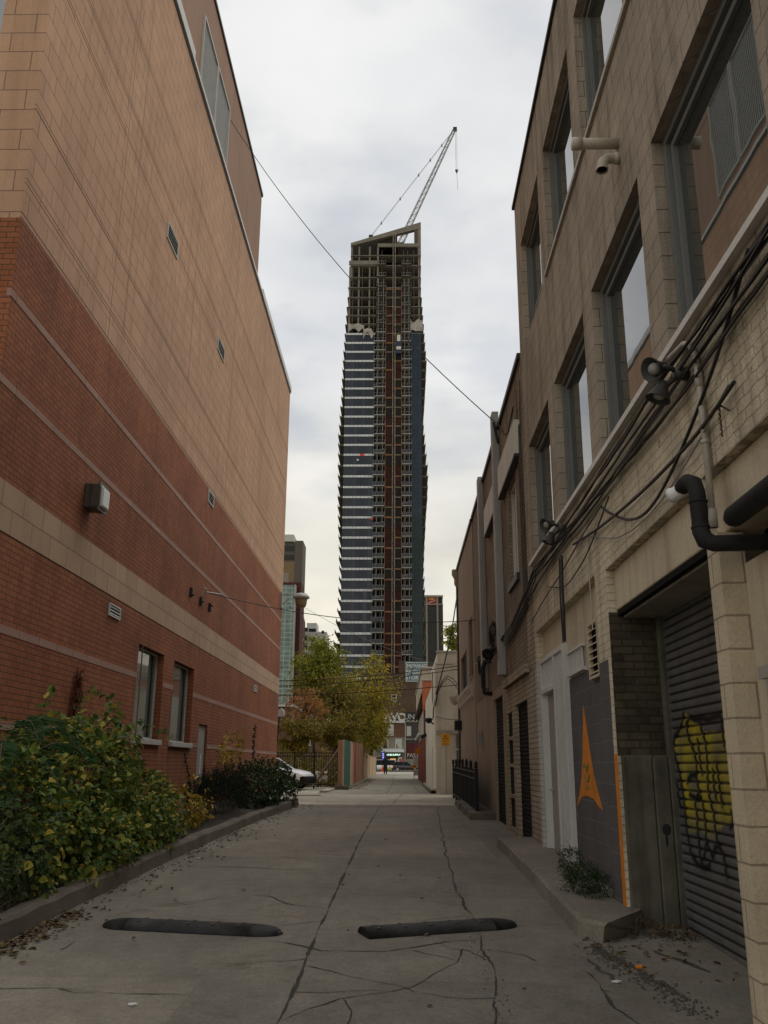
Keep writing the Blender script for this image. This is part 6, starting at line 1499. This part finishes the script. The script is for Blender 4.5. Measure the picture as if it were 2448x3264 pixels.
    mb = MB(); x = S[-1][0]; z0 = S[-1][1]; mb.prism([(x-.55,z0-.14),(x+.03,z0-.10),(x+.07,z0+.10),(x+.03,z0+.24),(x-.5,z0+.20)],'y',-w_*.88,w_*.88); mb.xform(Mx).build('bumper', M['plastic'], t, bevel=.03)
    if decal:
        mb = MB(); mb.prism([(.78,.78),(1.02,.70),(1.18,.60),(1.05,.56),(.72,.66)],'y',-w_*1.03,-w_*1.012); mb.xform(Mx).build('decal', M['reddecal'], t)
    return t
car('parked_car','white hatchback with a red decal parked nose out behind the left bed','car',(-5.25,37.0,gz(37)+.02),radians(-16),M['white_paint'],.84,dark_bumper=True,decal=True)
car('dark_suv','dark estate car with a lit red tail light crossing the street end','car',(.95,161,.64),0,M['dark_paint'],1.0,suv=True,tail=M['taillight'])
car('white_van','white van seen across the street behind the walking person','van',(-3.3,165.5,.64),radians(180),M['white_paint'],.95,van=True)
CN = thing('traffic_cone', 'orange traffic cone far off beside the white van', 'traffic cone', (-3.0,155,.66))
MB().lathe([(.30,.05),(.06,.95),(.02,.96)],(-3.0,155,.66),12).build('cone', M['conerng'], CN, smooth=True)
MB().box(-3.4,-2.6,154.6,155.4,.66,.72).build('base', M['conerng'], CN)
mb = MB(); mb.box(-4.45,-3.85,150,150.6,.66,2.0); mb.prism([(-4.48,2.0),(-3.82,2.0),(-3.95,2.2),(-4.35,2.2)],'y',149.97,150.63); solo('litter_bin', mb, M['plastic'], 'tall black street bin left of the white van', 'bin', (-4.15,150.3,.66), bevel=.03)

# ------------------------------------------------------------------ walking person
PX, PY, PZ = -1.47, 90.0, gz(90)+.008
PE = thing('person', 'person in a long dark coat walking along the far lane with a yellow bag', 'person', (PX,PY,PZ))
def skin_body(name, nodes, edges, m, parent, sub=2):
    me = bpy.data.meshes.new(name); L = ROOT[parent]
    me.from_pydata([(n[0],n[1],n[2]) for n in nodes], edges, [])
    if m: me.materials.append(m)
    o = bpy.data.objects.new(name, me); COL.objects.link(o); o.parent = parent; ROOT[o] = L
    md = o.modifiers.new('skin','SKIN'); md.use_smooth_shade = True
    for i, n in enumerate(nodes):
        sv = me.skin_vertices[0].data[i]; sv.radius = (n[3], n[4] if len(n) > 4 else n[3]); sv.use_root = (i == 0)
    sb = o.modifiers.new('sub','SUBSURF'); sb.levels = sub; sb.render_levels = sub
    return o
N = [(0,0,.92,.13,.10),(0,0,1.15,.125,.09),(0,0,1.38,.14,.09),(0,0,1.46,.06,.06),(0,.01,1.53,.065,.075),(0,.01,1.62,.07,.085),(0,.01,1.68,.045,.055),
 (-.18,0,1.38,.055),(-.25,-.02,1.12,.045),(-.30,.04,.88,.034),(-.31,.06,.82,.028,.018),
 (.18,0,1.38,.055),(.27,-.02,1.13,.045),(.36,.02,.92,.034),(.39,.03,.86,.028,.018),
 (-.09,0,.86,.085),(-.09,.03,.48,.06),(-.10,-.04,.10,.04),(-.10,.07,.035,.035,.03),
 (.09,0,.86,.085),(.10,-.03,.48,.06),(.10,-.16,.12,.04),(.10,-.06,.045,.035,.03)]
E_ = [(0,1),(1,2),(2,3),(3,4),(4,5),(5,6),(2,7),(7,8),(8,9),(9,10),(2,11),(11,12),(12,13),(13,14),(0,15),(15,16),(16,17),(17,18),(0,19),(19,20),(20,21),(21,22)]
for s, root, base in ((-1,10,(-.31,.06,.82)),(1,14,(.39,.03,.86))):
    for i in range(4):
        a = len(N); x = base[0]+(i-1.5)*.014; ln = (.055,.065,.06,.045)[i]
        N += [(x,base[1]+.01,base[2]-.04,.0085),(x,base[1]+.02,base[2]-.04-ln*.6,.0078),(x+.002,base[1]+.005,base[2]-.04-ln,.007)]; E_ += [(root,a),(a,a+1),(a+1,a+2)]
    a = len(N); N += [(base[0]-s*.03,base[1]+.02,base[2]-.01,.010),(base[0]-s*.038,base[1]+.03,base[2]-.045,.0085)]; E_ += [(root,a),(a,a+1)]
skin_body('body', N, E_, M['skin'], PE)
def ring_loft(rings, n=16):
    mb = MB()
    for cx_, cy_, z, rx_, ry in rings:
        for k in range(n): q = 2*pi*k/n; mb.v.append((PX+cx_+rx_*cos(q), PY+cy_+ry*sin(q), PZ+z))
    for i in range(len(rings)-1):
        for k in range(n): k2 = (k+1) % n; mb.f.append((i*n+k,i*n+k2,(i+1)*n+k2,(i+1)*n+k))
    return mb
ct = ring_loft([(0,0,.38,.21,.17),(0,0,.6,.205,.165),(0,0,.95,.19,.15),(0,0,1.15,.185,.14),(0,0,1.32,.215,.14),(0,0,1.42,.17,.12),(0,0,1.48,.085,.085)])
for pts in ([(-.17,0,1.38),(-.26,-.02,1.12),(-.30,.04,.90)],[(.17,0,1.38),(.28,-.02,1.13),(.36,.02,.94)]): ct.tube([(PX+a,PY+b,PZ+c) for a,b,c in pts],[.085,.07,.055],10)
ct.build('coat', M['coat'], PE, smooth=True)
mb = MB()
for x, y0, y1 in ((-.09,.02,-.04),(.10,-.02,-.16)): mb.tube([(PX+x,PY,PZ+.86),(PX+x,PY+y0,PZ+.48),(PX+x,PY+y1,PZ+.10)],[.10,.08,.06],10)
for x, y in ((-.10,.0),(.10,-.12)): mb.tube([(PX+x,PY+y-.06,PZ+.05),(PX+x,PY+y+.05,PZ+.045),(PX+x,PY+y+.13,PZ+.03)],[.05,.05,.035],8)
mb.build('trousers', M['coat'], PE, smooth=True)
mb = MB(); mb.ball((PX,PY-.012,PZ+1.625),.108,10,.92,1.05,1.12); mb.tube([(PX,PY-.05,PZ+1.6),(PX,PY-.07,PZ+1.45)],[.08,.06],8); mb.build('hair', M['hair'], PE, smooth=True)
mb = MB(); mb.prism([(PX+.28,PZ+.42),(PX+.58,PZ+.42),(PX+.54,PZ+.72),(PX+.34,PZ+.72)],'y',PY-.06,PY+.12)
YB = solo('carrier_bag', mb, M['yellowbag'], 'yellow carrier bag in the right hand of the walking person', 'bag', (PX+.43,PY,PZ+.42), bevel=.04)
MB().tube([(PX+.36,PY+.03,PZ+.72),(PX+.385,PY+.03,PZ+.82),(PX+.41,PY+.03,PZ+.82),(PX+.5,PY+.03,PZ+.72)],.012,6).build('handle', M['yellowbag'], YB)

# ------------------------------------------------------------------ wires and cables
def wire(a, b, sag, r, m, label, cat='overhead wire', group=None, n=24, name='overhead_wire'):
    a = Vector(a); b = Vector(b)
    pts = [a.lerp(b,i/n)-Vector((0,0,4*sag*(i/n)*(1-i/n))) for i in range(n+1)]
    return solo(name, MB().tube(pts,r,5), M[m], label, cat, tuple(a), group)
wire((-5.54,24.08,21.74),(1.86,16.85,8.35),.62,.011,'cable','long black wire from the roof louvre down to the nearer grey duct across the tower')
mb = MB(); mb.tube([(1.88,16.86,8.35),(1.95,16.6,8.15),(2.0,16.0,7.7),(1.97,15.2,7.45),(2.0,14.6,7.7)],.012,5); mb.tube([(1.9,16.88,8.3),(1.93,16.9,8.1),(1.97,16.85,7.85)],.03,6)
solo('service_drop', mb, M['cable'], 'short looped cable tail beside the top of the nearer duct', 'cable', (1.95,16,8))
wire((LX+.03,20.39,5.45),(2.0,23.4,5.29),.30,.010,'cable','wire from the anchor on the red brick wall across to the tan wall')
mb = MB(); mb.tube([(LX,20.35,5.55),(LX+.06,20.35,5.52),(LX+.05,20.4,5.45)],.012,5); mb.tube([(LX+.01,20.2,5.6),(LX+.02,20.15,5.3),(LX+.01,20.25,5.0)],.006,4); mb.tube([(LX+.05,20.4,5.45),(LX+.4,20.6,5.43)],.016,5)
solo('wire_anchor', mb, M['galv'], 'small metal eye and clamp holding a wire on the red brick', 'anchor', (LX,20.39,5.45))
wire((-4.55,33.58,4.61),(1.98,30.0,4.80),.10,.013,'cable','highest of three wires crossing before the trees')
wire((-4.55,33.64,4.41),(1.98,30.05,4.70),.10,.013,'cable','middle one of three wires crossing before the trees')
wire((-4.55,33.74,4.08),(1.98,30.1,4.18),.06,.013,'cable','lowest of three wires crossing before the trees')
wire((-4.2,33.6,7.7),(1.25,34.6,5.4),.25,.007,'greycable','thin grey wire from the corner lamp down to the cream building')
mb = MB(); mb.tube([(1.95,30.2,7.2),(1.80,31.2,6.1),(1.60,32.0,5.2),(1.42,32.6,4.5),(1.30,33.0,4.1),(1.24,34,3.6),(1.24,34.5,3.3)],.022,5)
solo('riser_cable', mb, M['cable'], 'thick dark cable rising from the cream corner to the stucco cornice', 'cable', (1.25,34.5,3.3))
for i, (dz, lb) in enumerate(((0,'upper looped cable arching from the cream corner to the stucco wall'),(-.09,'lower looped cable arching from the cream corner to the stucco wall'))):
    mb = MB(); mb.tube([(1.27,32.9,3.75+dz),(1.35,32.5,4.2+dz),(1.5,32,4.5+dz),(1.65,31.5,4.62+dz),(1.82,30.9,4.45+dz*1.5),(1.97,30.2,4.15+dz*2)],.016,5); solo('loop_cable', mb, M['cable'], lb, 'cable', (1.3,32.9,3.7))
wire((1.27,32.95,3.3),(1.97,30.2,3.05),.04,.012,'cable','low cable sagging from the cream corner to the stucco wall')
# bundled cables along the block building
for i in range(11):
    rr = random.Random(100+i); z0 = 4.33-.026*i; mb = MB(); pts = []
    n = 46
    for k in range(n+1):
        y = 3.2+(16.6-3.2)*k/n
        z = z0+.022*sin(y*1.9+i*1.3)*rr.uniform(.3,1)-.025*sin(y*.7+i*.4)+.025*noise.noise(Vector((y*1.4,i*3.7,0)))
        if y > 12.5: z = z*(1-min(1,(y-12.5)/3))+(3.95-.02*i)*min(1,(y-12.5)/3)
        x = 1.962-.018*(i % 3)-.012*noise.noise(Vector((y*2,i*5.1,2)))
        pts.append((x,y,z))
    mb.tube(pts, (.011,.008,.013,.006,.009)[i % 5], 5)
    solo('wall_cable', mb, M['greycable'] if i in (3,) else M['cable'], 'pale cable within the dark bundle along the painted brick' if i == 3 else 'dark cable in the bundle strung along the painted brick below the windows', 'cable', (1.95,3.2,z0), None if i == 3 else 'bundled cables on the painted brick')
def loose(pts, r, m, lb): 
    P = [Vector(p) for p in pts]; out = []
    for i in range(len(P)-1):
        p0 = P[max(i-1,0)]; p1 = P[i]; p2 = P[i+1]; p3 = P[min(i+2,len(P)-1)]
        for k in range(8):
            t = k/8; out.append(.5*((2*p1)+(p2-p0)*t+(2*p0-5*p1+4*p2-p3)*t*t+(3*p1-p0-3*p2+p3)*t**3))
    out.append(P[-1]); solo('loose_cable', MB().tube(out,r,5), M[m], lb, 'cable', pts[0])
loose([(1.95,4.4,4.35),(1.95,5.1,3.95),(1.95,6.0,3.62),(1.95,6.7,3.50),(1.95,7.3,3.58),(1.95,7.9,3.80),(1.96,8.3,3.98)],.013,'cable','black cable sagging deepest over the roller door lintel')
loose([(1.95,4.8,3.72),(1.95,5.6,3.66),(1.95,7.0,3.70),(1.95,8.5,3.82),(1.96,9.8,3.98)],.014,'cable','straight black cable slanting below the bundle above the roller door')
loose([(1.955,4.9,3.75),(1.955,5.8,3.55),(1.955,6.8,3.46),(1.955,7.8,3.55),(1.955,8.8,3.82),(1.96,9.6,4.0)],.006,'greycable','thin pale cable drooping over the painted brick')
loose([(1.96,8.0,4.0),(1.955,9.0,3.72),(1.955,9.9,3.62),(1.955,10.55,3.64),(1.955,11.6,3.85)],.008,'cable','thin black cable drooping above the white door')
loose([(1.955,8.3,4.0),(1.955,9.2,3.95),(1.955,10.6,3.82),(1.955,12.0,3.74),(1.955,13.2,3.62)],.008,'cable','black cable running to the far corner below the bundle')
for i, (y, lb) in enumerate(((10.50,'hanging cut cable end, right one of a pair above the white door'),(10.66,'hanging cut cable end, left one of a pair above the white door'))):
    loose([(1.955,y,4.02),(1.945,y+.02,3.6),(1.94,y-.02,3.3),(1.945,y+.03*(1-2*i),2.98)],.017-.006*i,'cable',lb)
loose([(1.957,9.05,3.95),(1.957,9.04,3.4),(1.957,9.03,2.9)],.006,'conduit','thin pale wire dropping down the brick pilaster beside the vent')
VN = thing('wall_vine', 'bare brown vine climbing the wall corner between the block and tan buildings', 'vine', (1.98,13.8,3.9))
for i in range(9):
    rr = random.Random(300+i); y = 13.62+.06*i
    pts = [(1.985-.012*(i % 2), y+.05*noise.noise(Vector((z*.9,i*2.2,0))), z) for z in [3.9+.35*k for k in range(int((3.2+rr.uniform(0,1.2))/.35)+1)]]
    MB().tube(pts,[.012*(1-.5*k/len(pts)) for k in range(len(pts))],5).build('stem', M['bark'], VN)
for i, (y, z) in enumerate(((18.6,4.2),(21.5,3.9))):
    mb = MB()
    for q in range(5):
        rr = random.Random(q+40*i); c = Vector((1.93,y,z)); mb.tube([c+Vector((-.06*sin(a*1.7+q),.25*cos(a+q*.4)*rr.uniform(.6,1.1),.25*sin(a)*rr.uniform(.6,1.2))) for a in [k*.5 for k in range(14)]],.009,4)
    solo('cable_coil', mb, M['cable'], ['untidy coil of black cable on the tan wall between the ducts','untidy coil of black cable just beyond the farther duct'][i], 'cable', (1.93,y,z))
mb = MB(); mb.tube([(1.93,16.6,3.9),(1.93,18,3.8),(1.93,19.5,3.75),(1.94,21.5,3.85),(1.95,23.5,4.2)],.03,6); solo('feed_cable', mb, M['cable'], 'thick cable running along the tan wall behind the ducts', 'cable', (1.93,16.6,3.9))
